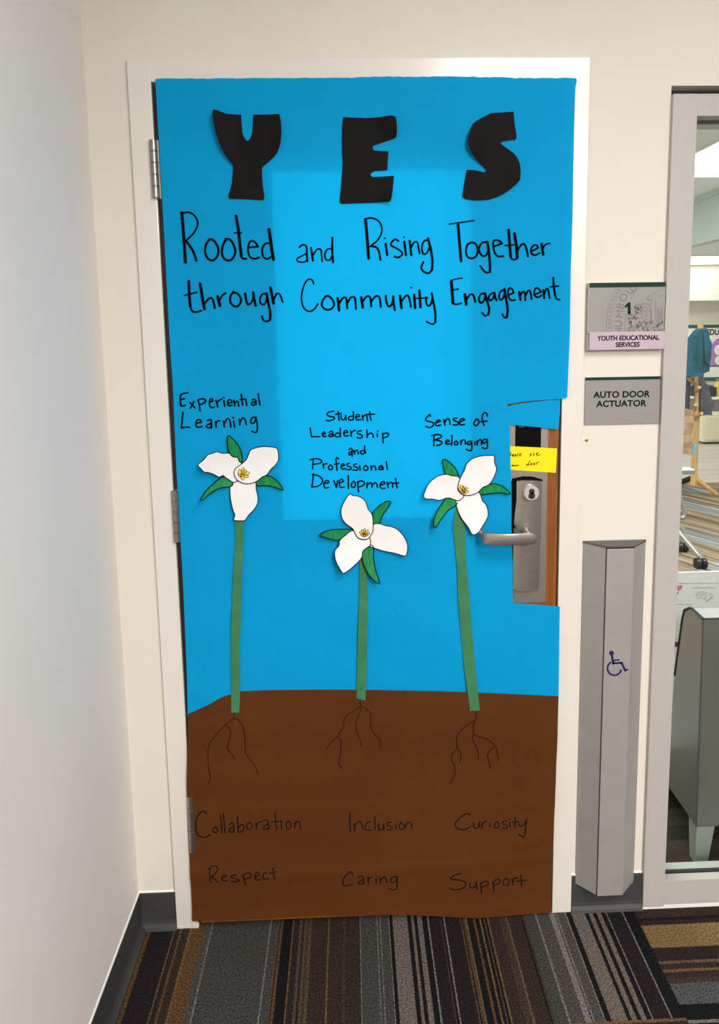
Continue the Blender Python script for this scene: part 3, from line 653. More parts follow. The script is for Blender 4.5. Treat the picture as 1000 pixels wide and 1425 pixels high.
# ------------------------------------------------------------------ paper trillium flowers
def flower(label, x0, y0, k, petals, leaves, centre, stem_l, stem_r, stamen):
    c = xz(centre, -.010)
    root = empty('paper_flower', (c[0], -.006, c[1]), label, 'paper flower', 'white paper flowers on green stems')
    base_ = lambda x, z: blueY(x, z) if z > .44 else min(blueY(x, z), brownY(x, z))
    st = [xz(p, -.010) for p in stem_l+stem_r[::-1]]
    def stemY(x, z): return min(blueY(x, z), brownY(x, z))-.0012-.0006*abs(math.sin(z*38+x*9))
    sheet('stem', st, stemY, m_stem, root, .010, .0004)
    def put(name, outline, lay, m, lift, edge):
        ol = spline(outline, 3, True)
        P = [xz(p, -.012) for p in ol]
        cen = Vector(c)
        def dep(x, z):
            d = (Vector((x, z))-cen).length
            return blueY(x, z)-lay-lift*max(0, d-.02)**1.5*2.9
        o = sheet(name, P, dep, m, root, .009, .0004)
        n_ = 'petal_outline' if name == 'petal' else 'leaf_outline'
        v, f = ribbon_data([(edge, outline, True)], dep, .0005, -.012)
        link(n_, v, f, m_ink, o)
        return o, dep
    for (s, lay, lift) in leaves: put('leaf', pts(s, x0, y0, k), lay, m_leaf, lift, 1.3)
    dep = None
    for (s, lay, lift) in petals: o, dep = put('petal', pts(s, x0, y0, k), lay, m_white, lift, 1.2)
    # stamen: a little cluster of yellow marker petals with brown outlines
    fv = MB(); strokes = []
    for (px, py, rx, ry, a) in stamen:
        px, py = x0+px/k, y0+py/k
        ring = []
        for q in range(12):
            w = 2*math.pi*q/12; dx, dy = rx/k*math.cos(w), ry/k*math.sin(w)
            ring.append((px+dx*math.cos(a)-dy*math.sin(a), py+dx*math.sin(a)+dy*math.cos(a)))
        P = [W(p[0], p[1], -.012) for p in ring]
        fv.add([Vector((p.x, dep(p.x, p.z)-.0007, p.z)) for p in P], [list(range(12))])
        strokes.append((.8, ring, True))
    so_ = fv.build('stamen', m_yellow_petal, root)
    v, f = ribbon_data(strokes, dep, .0011, -.012, .8)
    link('stamen_outline', v, f, mat('brown_marker', (110, 72, 20), .6), so_)
D = math.radians
flower('left paper trillium, two petals raised and one hanging, under the word Learning', 270, 600, 7.692,
  [('385,530 470,540 560,540 650,530 662,620 680,700 678,770 640,840 590,890 555,940 530,955 440,952 425,935 438,895 415,840 390,730 382,620', .0035, .10),
   ('60,345 120,290 155,245 200,230 255,213 310,232 375,232 410,270 465,285 480,325 505,350 500,430 470,520 455,535 420,550 380,525 330,490 310,472 270,487 215,455 160,432 120,425 85,385', .0045, .30),
   ('510,350 560,300 600,210 640,185 720,165 810,165 890,185 905,290 880,350 820,410 780,465 730,490 680,530 640,552 560,565 490,545 445,505 425,450 445,400', .0055, .10)],
  [('362,50 420,85 470,150 505,230 512,340 490,360 430,290 370,220', .0025, .14), ('90,715 130,640 200,565 310,490 400,530 400,590 280,605 190,650 110,712', .0025, .34), ('640,545 720,500 780,478 860,510 930,580 952,628 880,605 780,585 640,585', .0025, .12)],
  (339, 660), pts('326,570 325,690 316,820 310,960 306,1110 308,1400', 220, 530, 3.031), pts('360,570 358,690 352,850 350,1000 343,1110 345,1310 341,1400', 220, 530, 3.031),
  [(490, 450, 42, 18, D(80)), (520, 420, 30, 13, D(100)), (530, 440, 35, 15, D(140)), (560, 455, 34, 17, D(160)), (552, 480, 30, 15, D(20)), (515, 490, 34, 18, D(75)), (490, 475, 26, 12, D(40))])
flower('middle paper trillium, leaf hanging down over its stem, under the word Development', 435, 680, 7.143,
  [('600,365 660,350 720,368 790,380 850,410 910,480 940,560 930,640 905,660 820,640 700,620 600,590 560,575 560,530 560,490 585,440', .0035, .14),
   ('400,420 450,495 520,512 565,495 575,540 560,575 500,620 480,690 390,770 310,815 280,790 230,700 220,610 260,560 270,510 330,460', .0045, .34),
   ('365,50 400,65 460,75 520,120 550,200 590,260 600,350 595,430 560,490 520,508 455,495 425,455 395,400 330,350 290,290 282,210 310,130', .0055, .10)],
  [('590,262 640,195 700,145 750,125 775,140 730,220 690,280 665,350 605,370', .0025, .06), ('68,455 130,420 220,405 410,415 400,470 260,512 180,500 110,475', .0025, .20), ('485,630 545,575 600,580 605,700 630,820 665,922 600,890 540,820 500,730', .0028, .22)],
  (506, 744), pts('318,690 315,900 310,1060 304,1310 303,1335', 400, 550, 3.167), pts('345,690 352,900 350,1060 347,1250 342,1347', 400, 550, 3.167),
  [(485, 445, 26, 10, D(30)), (497, 432, 28, 10, D(65)), (515, 425, 28, 10, D(92)), (535, 435, 28, 10, D(125)), (545, 452, 24, 10, D(160)), (500, 465, 26, 10, D(10)), (525, 468, 28, 11, D(160)), (514, 452, 24, 14, D(90))])
flower('right paper trillium, broad petal upright, beside the door lever', 580, 620, 7.143,
  [('390,545 440,520 470,485 600,455 640,520 650,550 680,580 700,640 695,710 640,800 600,855 545,872 500,800 440,720 400,630', .0035, .16),
   ('60,495 80,430 120,360 200,300 290,282 340,298 400,305 425,330 430,390 440,450 465,495 440,535 400,548 350,530 300,520 220,540 150,525 90,520', .0045, .26),
   ('430,320 470,240 490,180 540,130 620,100 720,92 760,98 765,160 785,230 760,310 715,380 650,415 600,465 540,490 470,492 420,460 405,410', .0055, .08)],
  [('255,140 300,150 360,200 400,260 415,320 340,310 285,290 260,200', .0025, .05), ('590,470 660,410 710,382 790,382 860,410 920,478 830,465 740,475 620,490', .0025, .10), ('160,790 165,720 200,640 270,550 310,505 400,545 385,595 310,640 230,730 175,798', .0025, .26)],
  (645, 681), pts('226,520 217,600 235,780 240,930 265,1200 290,1390', 560, 540, 3.096), pts('262,540 268,600 275,770 290,930 315,1230 332,1388', 560, 540, 3.096),
  [(430, 440, 26, 12, D(60)), (445, 415, 28, 13, D(55)), (462, 430, 30, 11, D(90)), (480, 435, 28, 12, D(130)), (485, 458, 26, 11, D(170)), (455, 462, 30, 12, D(30)), (470, 448, 24, 10, D(120))])

# ------------------------------------------------------------------ yellow note on the lock plate
nY = LY-.0045
npoly = [xz(p, nY) for p in ((704, 620.6), (740, 622.3), (774.8, 624), (774, 641), (773, 658), (740, 656), (705, 653.4))]
def noteY(x, z): return nY-.0008*math.sin(40*x)
nx_ = empty('sticky_note', (npoly[1][0], nY, npoly[5][1]), 'yellow paper note with black handwriting above the keyed lock', 'note')
sheet('note_paper', npoly, noteY, m_note, nx_, .012)
pen('handwriting', T(700, 610, 12.5, .9, '''128,250 128,300|152,300 180,285|180,285 175,270 155,285 155,308 185,305|215,278 195,295 198,310 215,300 220,280|220,280 225,305|258,262 245,275 258,292 240,308|285,290 305,272|305,272 295,262 280,290 290,308 315,300
|470,262 465,300 480,305 492,262|545,252 525,265 540,285 520,300|575,285 605,258|605,258 595,250 575,275 585,298 610,298 640,280
|165,460 145,475 155,482 168,460|168,460 172,482|190,465 192,482|205,480 215,462 225,480|235,480 250,462 268,470|430,450 405,455 402,470 425,465 440,445|465,385 440,440 445,470|485,430 470,455 485,468 498,450 488,430|535,425 520,450 535,465 548,445 538,425|575,425 572,460|575,440 595,418 625,412''', ), noteY, m_ink, nx_, .0005, nY)

# ------------------------------------------------------------------ signs on the wall
def face(x0y0, x1y1, Y): a = W(*x0y0, Y); c = W(*x1y1, Y); return a.x, c.x, c.z, a.z
SY = -.003
a = W(819.5, 393.6, SY); c = W(925.5, 488, SY)
sx0, sx1, sz1 = a.x, W(926, 393, SY).x, a.z; sz0 = W(868, 487.5, SY).z
sign = empty('room_sign', (sx0, YW, sz0), 'grey room number sign with a half round seal and pink name strip', 'sign')
b = MB().box(sx0-.001, sx1, SY, YW, sz0, sz1, bev=.001); b.build('acrylic_back', m_sign_edge, sign)
zs = W(868, 463.6, SY).z
gx0 = W(818, 420, SY).x+.002
MB().box(gx0, sx1-.0015, SY-.0012, SY+.001, zs, sz1-.001).build('face_plate', m_sign, sign)
zg = W(868, 399.6, SY).z
MB().box(gx0, sx1-.0015, SY-.0024, SY-.0011, zg, sz1-.0005).build('green_stripe', m_sign_green, sign)
MB().box(gx0+.001, sx1-.0008, SY-.0075, SY-.001, sz0+.002, zs+.001, bev=.0006).build('name_strip', m_sign_pink, sign)
MB().box(gx0-.001, sx1+.001, SY-.0078, SY-.001, zs+.001, zs+.003).build('strip_rail', m_sign_edge, sign)
t1 = W(875, 470.5, SY-.008)
def tz(py): return W(870, py, SY-.008).z
text('name_lettering', m_sign_black, sign, dict(t='YOUTH EDUCATIONAL', x=W(874, 470, SY-.008).x, y=SY-.0078, z=tz(473.3), s=.0150, bold=.00045, wide=.9), dict(t='SERVICES', x=W(873, 480, SY-.008).x, y=SY-.0078, z=tz(482.6), s=.0150, bold=.00045, wide=.92))
n1 = W(874, 437, SY)
one = [W(810+x/8.333, 385+y/8.333, SY-.002) for x, y in ((488, 346), (530, 300), (557, 300), (557, 432), (528, 432), (528, 338), (506, 358))]
MB().prism([(p.x, SY-.0026, p.z) for p in one], (0, .0015, 0)).build('number_lettering', m_sign_text, sign)
# seal: concentric arcs, lettering round the ring, campus building and trees
def sq(px, py): q = W(810+px/8.333, 385+py/8.333, SY); return (q.x, q.z)
flat = lambda x, z: SY-.0013
def clip(line):
    out = []; cur = []
    for p in line:
        q = sq(*p)
        if gx0 < q[0] < sx1-.002 and zs+.002 < q[1] < zg-.001: cur.append((810+p[0]/8.333, 385+p[1]/8.333))
        else:
            if len(cur) > 1: out.append(cur)
            cur = []
    if len(cur) > 1: out.append(cur)
    return out
ss = []
SC = (1165, 560)
for R, w in ((888, .55), (832, .45), (675, .55)):
    arc = [(SC[0]+R*math.cos(D(q)), SC[1]+R*math.sin(D(q))) for q in [150+i*1.5 for i in range(70)]]
    for l_ in clip(arc): ss.append((w, l_))
for i in range(24):
    q = D(165+i*3.1); p = (SC[0]+858*math.cos(q), SC[1]+858*math.sin(q)); p2 = (SC[0]+858*math.cos(q+.012), SC[1]+858*math.sin(q+.012))
    for l_ in clip([p, p2]): ss.append((1.6, l_))
for l in ['745,250 790,215 890,152 965,188', '748,255 765,275 800,262 965,205', '765,278 762,250', '790,275 790,400 798,530', '845,270 845,400 848,530', '865,530 862,352 965,318', '880,530 878,365 965,335', '850,265 965,245', '800,240 800,222', '835,222 835,205', '870,235 870,215', '900,232 900,212', '930,225 930,208',
          '690,412 780,402 786,480 700,492 690,412', '722,428 752,425 754,456 725,460 722,428', '600,350 625,322 690,315 755,312 785,330', '620,345 640,385 690,405', '640,330 665,390', '660,322 700,400', '690,318 725,398', '720,316 760,398', '750,315 785,385', '895,380 895,520', '910,370 912,520', '925,362 928,520', '940,352 942,520']:
    for l_ in clip(pts(l)): ss.append((.55, l_))
for i in range(230):
    x = rnd.uniform(530, 960); y = rnd.uniform(345, 635)
    if (x > 690 and y < 520) or math.hypot(x-SC[0], y-SC[1]) > 650: continue
    r = rnd.uniform(7, 16); w0 = rnd.uniform(0, 6)
    arc = [(x+r*math.cos(w0+k*.8), y+r*math.sin(w0+k*.8)) for k in range(6)]
    for l_ in clip(arc): ss.append((rnd.choice((.45, .6, .8)), l_))
em = pen('seal_emblem', ss, flat, m_seal_ink, sign, .0003, SY)
lt = MB()
for ch, px, py in (('H', 425, 632), ('U', 415, 545), ('M', 428, 432), ('B', 447, 330), ('O', 475, 243), ('L', 540, 168), ('D', 596, 112)):
    ang = math.atan2(py-SC[1], px-SC[0]); q = sq(px, py)
    up_ang = math.atan2(-(py-SC[1]), px-SC[0])           # outward, in x / z
    v, f = glyphs('g', ch, 0, 0, 0, .0245, None, None, 0., ext=.0001)
    cxg = sum(p.x for p in v)/len(v); czg = (min(p.z for p in v)+max(p.z for p in v))/2
    rot = up_ang-math.pi/2
    vv = []
    for p in v:
        x, z = p.x-cxg, p.z-czg
        vv.append(Vector((q[0]+x*math.cos(rot)-z*math.sin(rot), SY-.0013+p.y, q[1]+x*math.sin(rot)+z*math.cos(rot))))
    lt.add(vv, f)
lt.build('seal_lettering', m_seal_ink, sign)
AY = .008
ax0 = W(813.5, 560, AY).x; ax1 = W(917.5, 560, AY).x; az1 = W(865, 524.5, AY).z; az0 = W(862, 590.5, AY).z
s2 = empty('actuator_sign', (ax0, YW, az0), 'plain grey sign with green top stripe reading auto door actuator', 'sign')
MB().box(ax0, ax1, AY, YW, az0, az1, bev=.0006).build('face_plate', m_sign, s2)
MB().box(ax0, ax1, AY-.0006, AY+.001, W(865, 528.6, AY).z, az1).build('green_stripe', m_sign_green, s2)
text('lettering', m_sign_text, s2, dict(t='AUTO DOOR', x=W(864.5, 550, AY).x, y=AY-.0006, z=W(864, 552.8, AY).z, s=.0205, bold=.0006, wide=1.04, sp=1.05), dict(t='ACTUATOR', x=W(864, 563, AY).x, y=AY-.0006, z=W(864, 565.5, AY).z, s=.0205, bold=.0006, wide=1.04, sp=1.05))
bb = MB()
for i in range(14):                                      # raised braille dots
    bx = W(882, 575, AY).x+i*.0034; bz = W(882, 577, AY).z
    for dz in ((0, .003) if i % 3 else (.003,)): bb.tube([(bx, AY+.0002, bz+dz), (bx, AY-.0006, bz+dz)], [.0007, .0004], 6)
bb.build('braille', m_sign, s2)
q = W(814.5, 612, YW)
an = empty('wall_anchor', (q.x, YW, q.z), 'tiny brass screw in chipped paint below the actuator sign', 'screw')
chip = [(q.x+.0085*math.cos(k*.7)*(1+.3*math.sin(k*2.1)), YW-.0005, q.z+.007*math.sin(k*.7)*(1+.3*math.cos(k*1.7))) for k in range(9)]
MB().prism(chip, (0, .0004, 0)).build('paint_chip', m_caulk, an)
MB().tube([(q.x+.002, YW, q.z), (q.x+.002, YW-.003, q.z), (q.x+.002, YW-.004, q.z)], [.004, .004, .0025], 12).build('screw_head', m_brass, an, True)

# ------------------------------------------------------------------ door actuator bar
BY = -.036
az1 = W(861, 752, YW).z-.0005; ab0 = W(845, 1245, BY).z
bx0, bx1 = 1.0285, 1.1815
fx0, fx1 = W(841.8, 900, BY).x, W(879, 900, BY).x
fx0 = (W(841.8, 760, BY).x+W(831.5, 1240, BY).x)/2; fx1 = (W(881, 760, BY).x+W(867.5, 1240, BY).x)/2
act = empty('door_actuator', (1.1, YW, ab0), 'tall grey metal push bar with wheelchair symbol beside the door frame', 'door opener')
MB().prism([(bx0, YW, ab0), (bx0, YW-.004, ab0), (fx0-.0012, BY+.001, ab0), (fx0-.0012, YW, ab0)], (0, 0, az1-ab0-.002)).build('side_panel', m_act, act)
MB().prism([(fx1+.001, YW, ab0), (fx1+.001, BY+.001, ab0), (bx1, YW-.004, ab0), (bx1, YW, ab0)], (0, 0, az1-ab0-.002)).build('side_panel', m_act, act)
MB().box(fx0-.0015, fx1+.0012, BY+.006, YW, ab0+.001, az1-.002).build('inner_channel', m_black, act)
MB().box(fx0+.001, fx1-.0004, BY-.003, BY+.008, ab0-.001, az1-.006, bev=.0012).build('push_plate', m_act, act)
MB().prism([(bx0-.001, YW, az1-.002), (bx0-.001, YW-.005, az1-.002), (fx0-.001, BY-.0035, az1-.002), (fx1+.001, BY-.0035, az1-.002), (bx1+.001, YW-.005, az1-.002), (bx1+.001, YW, az1-.002)], (0, 0, .0035)).build('top_cap', m_act_dark, act)
fy = BY-.003
def A(s): return pts(s, 800, 740, 6.473)
arc = [(352+62*math.cos(D(q_)), 1230+62*math.sin(D(q_))) for q_ in range(-122-0, -122-232, -8)]
sy = [(3.2, A('330,1112 342,1188')), (3.1, [A('342,1184')[0], A('418,1180')[0]]), (2.9, [A('418,1180')[0], A('450,1250')[0]]), (2.6, [A('450,1250')[0], A('470,1240')[0]]), (2.2, [A('343,1158')[0], A('393,1153')[0]]),
      (2.6, [(800+x/6.473, 740+y/6.473) for x, y in arc]), (6.6, [A('325,1091')[0], A('327,1092')[0]])]
pen('wheelchair_symbol', sy, lambda x, z: fy, m_navy, act, .0004, fy)
# ------------------------------------------------------------------ the room behind the glass
m_plank = stripes('patterned_plank_carpet', [(-2, K['D']), (9, K['D'])], [(0, (64, 56, 50)), (.2, (70, 62, 54)), (.26, (52, 46, 42)), (.33, (74, 64, 52)), (.41, (56, 50, 46)), (.5, (80, 70, 60))], None, -5, 0)
def plank_mat():
    m = bpy.data.materials.new('herringbone_plank_carpet'); m.use_nodes = True
    N = m.node_tree.nodes; L = m.node_tree.links; b = N['Principled BSDF']; b.inputs['Roughness'].default_value = .9; b.inputs['Specular IOR Level'].default_value = .1
    tc = N.new('ShaderNodeTexCoord'); mp = N.new('ShaderNodeMapping'); mp.inputs['Rotation'].default_value = (0, 0, 1.15); L.new(tc.outputs['Object'], mp.inputs[0])
    br = N.new('ShaderNodeTexBrick'); br.inputs['Scale'].default_value = 1; br.inputs['Brick Width'].default_value = 1.0; br.inputs['Row Height'].default_value = .25; br.inputs['Mortar Size'].default_value = 0; br.inputs['Bias'].default_value = 0
    br.inputs['Color1'].default_value = (0, 0, 0, 1); br.inputs['Color2'].default_value = (1, 1, 1, 1); L.new(mp.outputs[0], br.inputs['Vector'])
    m2 = N.new('ShaderNodeMapping'); m2.inputs['Scale'].default_value = (.6, 26, 1); L.new(mp.outputs[0], m2.inputs[0])
    ns = N.new('ShaderNodeTexNoise'); ns.inputs['Scale'].default_value = 1; ns.inputs['Detail'].default_value = 3; L.new(m2.outputs[0], ns.inputs['Vector'])
    r = N.new('ShaderNodeValToRGB'); L.new(ns.outputs['Fac'], r.inputs[0])
    r.color_ramp.elements[0].position = .36; r.color_ramp.elements[0].color = lin((86, 74, 62)); r.color_ramp.elements[1].position = .62; r.color_ramp.elements[1].color = lin((168, 147, 120))
    r2 = N.new('ShaderNodeValToRGB'); L.new(ns.outputs['Fac'], r2.inputs[0])
    r2.color_ramp.elements[0].position = .36; r2.color_ramp.elements[0].color = lin((84, 88, 92)); r2.color_ramp.elements[1].position = .62; r2.color_ramp.elements[1].color = lin((166, 164, 158))
    th = N.new('ShaderNodeMath'); th.operation = 'GREATER_THAN'; th.inputs[1].default_value = .62; L.new(br.outputs['Color'], th.inputs[0])
    mx = N.new('ShaderNodeMix'); mx.data_type = 'RGBA'; L.new(th.outputs[0], mx.inputs[0]); L.new(r.outputs[0], mx.inputs[6]); L.new(r2.outputs[0], mx.inputs[7]); L.new(mx.outputs[2], b.inputs['Base Color'])
    return m
m_herring = plank_mat()
m_vinyl_floor = mat('pale_grey_plank_floor', (196, 188, 178), .5, 0, .3, .12, 3, 0, 0, (.6, 6, 1))
RX0, RX1, RY1 = -1.6, 8.0, 8.6
YA, YB = .75, Wz(1000, 679, 0).y + .25
def slab(name, x0, x1, y0, y1, z0, z1, m, label, cat): return tag(MB().box(x0, x1, y0, y1, z0, z1).build(name, m), label, cat, kind='structure')
slab('floor', RX0, RX1, .14, YA, -.06, 0, m_plank, 'dark brown carpet just inside the interior window', 'floor')
slab('floor', RX0, RX1, YA, YB, -.06, 0, m_herring, 'tan and grey plank carpet in the room behind the glass', 'floor')
slab('floor', RX0, RX1, YB, RY1, -.06, 0, m_vinyl_floor, 'pale grey plank floor at the far end of the room', 'floor')
slab('wall_far', RX0, RX1, RY1, RY1+.1, 0, 2.85, m_roomwall, 'cream far wall of the room behind the glass', 'wall')
slab('wall_room_left', RX0-.1, RX0, .14, RY1, 0, 2.85, m_roomwall, 'cream side wall of the room hidden behind the door', 'wall')
slab('wall_room_right', RX1, RX1+.1, .14, RY1, 0, 2.85, m_roomwall, 'cream right wall of the room behind the glass', 'wall')
slab('ceiling', RX0, RX1, .14, RY1, 2.752, 2.85, m_ceil, 'white ceiling of the room behind the glass', 'ceiling')
# dropped bulkhead running away from us, then the lower ceiling beyond it
BXX = 3.9
bt = Wx(980, 337, BXX); 
zb2 = bt.z
b = MB().box(BXX, BXX+.12, 2.4, RY1, zb2, 2.752); b.box(BXX-.03, BXX, 2.4, RY1, 2.70, 2.752)
tag(b.build('wall_bulkhead', m_roomgrey), 'grey green bulkhead dropping from the room ceiling', 'bulkhead', kind='structure')
slab('ceiling', BXX+.12, RX1, 2.4, RY1, zb2, zb2+.06, m_ceil, 'lower white ceiling beyond the bulkhead', 'ceiling')
# troffers
def troffer(x0, x1, y0, y1, z, label):
    t = empty('ceiling_light', ((x0+x1)/2, (y0+y1)/2, z), label, 'ceiling light', 'recessed ceiling lights')
    f = MB(); w = .025
    f.box(x0, x1, y0, y0+w, z-.012, z); f.box(x0, x1, y1-w, y1, z-.012, z); f.box(x0, x0+w, y0+w, y1-w, z-.012, z); f.box(x1-w, x1, y0+w, y1-w, z-.012, z)
    f.build('frame', m_frame, t)
    MB().box(x0+w, x1-w, y0+w, y1-w, z-.008, z-.001).build('diffuser', m_lamp, t)
    return t
c1 = Wz(968, 214, 2.75); c2 = Wz(1000, 195, 2.75); c3 = Wz(968, 246, 2.75)
troffer(c2.x-.02, c2.x+1.3, c2.y-.05, c3.y, 2.752, 'bright ceiling light seen nearest through the window glass')
c4 = Wz(975, 391, zb2)
l0 = Wz(962, 384, zb2); 
troffer(BXX+.2, BXX+1.5, 7.0, 8.2, zb2, 'bright ceiling light under the lower ceiling beyond the bulkhead')
for (loc, sx, sy, p) in ROOM[:1]: troffer(loc[0]-.3, loc[0]+.3, loc[1]-.6, loc[1]+.6, 2.752, 'ceiling light over the inner side of the door')
# soffit on the far wall
slab('trim_2', BXX+.12, RX1, RY1-.35, RY1, W(990, 418, RY1-.35).z, zb2, m_roomwall, 'cream soffit above the far wall', 'soffit')

# ---- banner on the far wall
m_ban_white = mat('white_banner_cloth', (246, 244, 238), .7)
m_ban_green = mat('dark_green_banner_border', (24, 78, 62), .7)
m_ban_purple = mat('lilac_banner_arch', (176, 128, 202), .7)
Yb = RY1-.03
def BW(px, py): return W(px, py, Yb)
a = BW(938, 451); c = BW(1000, 531)
bz1, bz0 = W(975, 452, Yb).z, W(985, 530, Yb).z
bxL = a.x; bxR = c.x+.9
ban = empty('wall_banner', ((bxL+bxR)/2, RY1, bz0), 'white banner with dark green border and lilac arch on the far wall', 'banner')
MB().box(bxL, bxR, Yb, Yb+.012, bz0, bz1).build('cloth', m_ban_white, ban)
h5 = bz1-W(985, 456.5, Yb).z
b = MB(); b.box(bxL, bxR, Yb-.003, Yb, bz1-h5, bz1); b.box(bxL, bxR, Yb-.003, Yb, bz0, bz0+.05)
b.build('border', m_ban_green, ban)
ap = [BW(*p) for p in ((985.5, 509), (988, 494), (988, 484), (992, 476), (998, 471), (1006, 468), (1014, 468), (1026, 473), (1032, 484), (1032, 509))]
MB().prism([(p.x, Yb-.001, p.z) for p in ap], (0, -.005, 0)).build('purple_arch', m_ban_purple, ban)
ov = MB()
for cx_, cy_, rx_, ry_ in ((998.5, 487, 5.5, 7), (999, 501.5, 5, 6), (1014, 487, 5.5, 7), (1014, 501.5, 5, 6)):
    o_ = [BW(cx_+rx_*math.cos(k*.4488), cy_+ry_*math.sin(k*.4488)) for k in range(14)]
    ov.prism([(p.x, Yb-.0065, p.z) for p in o_], (0, -.004, 0))
ov.build('white_oval', m_ban_white, ban)
li = MB(); p = BW(990, 490); li.box(BW(984, 509).x, bxR-.2, Yb-.006, Yb, BW(990, 510).z, BW(990, 508.7).z); li.build('arch_base', m_seal, ban)
pr = BW(984.5, 465.5)
text('lettering', m_seal, ban, dict(t='EDUCATIONAL', x=BW(982, 464).x, y=Yb-.004, z=BW(984, 466).z, s=.092, al='LEFT', tall=1.15, bold=.003))

# ---- long cabinet and desk with things against the far wall
m_cab = mat('pale_cream_laminate', (236, 226, 196), .5)
m_desk_grey = mat('mid_grey_panel', (120, 120, 118), .5)
YC = RY1-.85
a = W(979, 577, YC); c = W(1000, 608, YC)
cabz = .72
cab = empty('storage_cabinet', (a.x+.5, YC, 0), 'low cream cabinet against the far wall', 'cabinet')
MB().box(a.x, a.x+1.6, YC+.02, RY1-.47, .03, W(990, 577, YC).z, bev=.004).build('body', m_cab, cab)
MB().box(a.x+.03, a.x+.78, YC, YC+.02, .06, W(990, 577, YC).z-.03, bev=.003).build('door', m_cab, cab)
MB().box(a.x+.80, a.x+1.57, YC, YC+.02, .06, W(990, 577, YC).z-.03, bev=.003).build('door', m_cab, cab)
MB().box(a.x+.05, a.x+1.55, YC+.04, RY1-.5, 0, .032).build('plinth', m_seal, cab)
YD = RY1-.45
dz = W(990, 553, YD).z
d0 = W(972, 553, YD).x
dk = empty('counter', (d0+.8, YD, 0), 'white topped grey counter behind the cream cabinet', 'counter')
MB().box(d0, d0+1.9, YD, RY1-.02, dz-.03, dz, bev=.003).build('top', m_ban_white, dk)
MB().box(d0+.03, d0+1.87, YD+.03, RY1-.02, 0, dz-.03).build('front_panel', m_desk_grey, dk)
pr_ = W(985, 547, YD+.1)
pt = empty('printer', (pr_.x, YD+.1, dz), 'small black printer on the white counter', 'printer')
b = MB().box(pr_.x-.16, pr_.x+.10, YD+.06, YD+.34, dz, dz+.13, bev=.015); b.build('body', m_seal, pt)
MB().box(pr_.x-.14, pr_.x+.06, YD+.08, YD+.30, dz+.13, dz+.155, bev=.006).build('lid', m_act_dark, pt)
bt_ = W(997, 546, YD+.15)
bo = empty('bottle', (bt_.x, YD+.15, dz), 'yellow bottle beside the black printer', 'bottle')
MB().tube([(bt_.x, YD+.15, dz), (bt_.x, YD+.15, dz+.15), (bt_.x, YD+.15, dz+.18), (bt_.x, YD+.15, dz+.20)], [.04, .04, .02, .016], 14).build('body', mat('yellow_plastic', (232, 206, 70), .4), bo, True)
MB().tube([(bt_.x, YD+.15, dz+.2), (bt_.x, YD+.15, dz+.235)], .018, 12).build('cap', m_brass, bo, True)

# ---- coat rack with coats
m_pine = mat('pale_pine', (224, 178, 118), .5, 0, .3, .1, 8, 0, 0, (8, 8, 1))
foot = Wz(965, 690, 0); YR = foot.y
tp = W(969, 455, YR); ft = W(966, 672, YR)
cx_, cy2 = W(966, 640, YR).x, YR
rack = empty('coat_rack', (cx_, YR, 0), 'pale pine tree shaped coat rack on three splayed feet', 'coat rack')
MB().tube([(cx_, YR, .1), (cx_, YR, .8), (cx_, YR, tp.z+.03)], [.028, .027, .024], 12).build('pole', m_pine, rack, True)
for px, py, yo_ in ((996, 690, -.1), (947, 676, -.1), (957, 686, .25)):
    g = Wz(px, py, 0) if yo_ < 0 else Vector((cx_-.09, YR+.33, 0))
    MB().tube([(cx_, YR, .17), (g.x, g.y, .018)], [.026, .018], 10).build('foot', m_pine if yo_ < 0 else m_seal, rack, True)
for px0, py0, px1, py1 in ((964, 533, 957.5, 526), (964, 578, 957, 574), (968, 545, 973, 539), (966, 571, 967.5, 563), (966, 583, 976, 575)):
    p0 = W(px0, py0, YR); p1 = W(px1, py1, YR-.13)
    MB().tube([p0, p1], [.016, .014], 10).build('peg', m_pine, rack, True)
def garment(name, outline, Y, th, m, label, cat, folds=3.):
    P = [xz(p, Y) for p in outline]
    x0 = min(p[0] for p in P); x1 = max(p[0] for p in P); z0 = min(p[1] for p in P)
    def dep(x, z):
        u = (x-x0)/(x1-x0)
        return Y-th*math.sin(math.pi*max(0, min(1, u)))**.6-.022*math.sin(folds*6.28*u+3*(z-z0)+1.2*math.sin(5*z))*(.4+(1-min(1, (z-z0)/.6)))
    o = sheet(name, P, dep, m, None, .03, th*1.2)
    return tag(o, label, cat)
m_teal = mat('teal_fleece', (14, 90, 110), .85, 0, .2, .12, 6)
m_char = mat('charcoal_coat_cloth', (92, 92, 96), .85, 0, .2, .12, 8)
m_slate = mat('dark_slate_cloth', (62, 68, 78), .85, 0, .2, .1, 8)
m_kraft = mat('brown_kraft_paper', (184, 152, 116), .75, 0, .2, .08, 10)
jk = [(966, 461), (970, 457), (976, 457), (980, 463), (984, 476), (987.5, 490), (988, 500), (985, 507), (980, 505), (979.5, 516), (974, 519), (970, 521), (962, 524), (955.5, 525.5), (956, 515), (959, 497), (959.5, 482), (962, 470)]
jt = empty('jacket', (W(970, 490, YR).x, YR-.05, W(970, 522, YR).z), 'teal jacket hanging at the top of the coat rack', 'jacket')
def part_of(o, root):
    for k_ in ('label', 'category'):
        if k_ in o: del o[k_]
    o.parent = root; o.location = -Vector(root.location); return o
part_of(garment('body', jk, YR-.16, .09, m_teal, '', ''), jt)
slv = [(977, 461), (981, 464), (985, 477), (988, 491), (987.5, 501), (984, 507.5), (979, 505), (977.5, 490), (977, 475)]
part_of(garment('sleeve', slv, YR-.24, .05, m_teal, '', '', 1.5), jt)
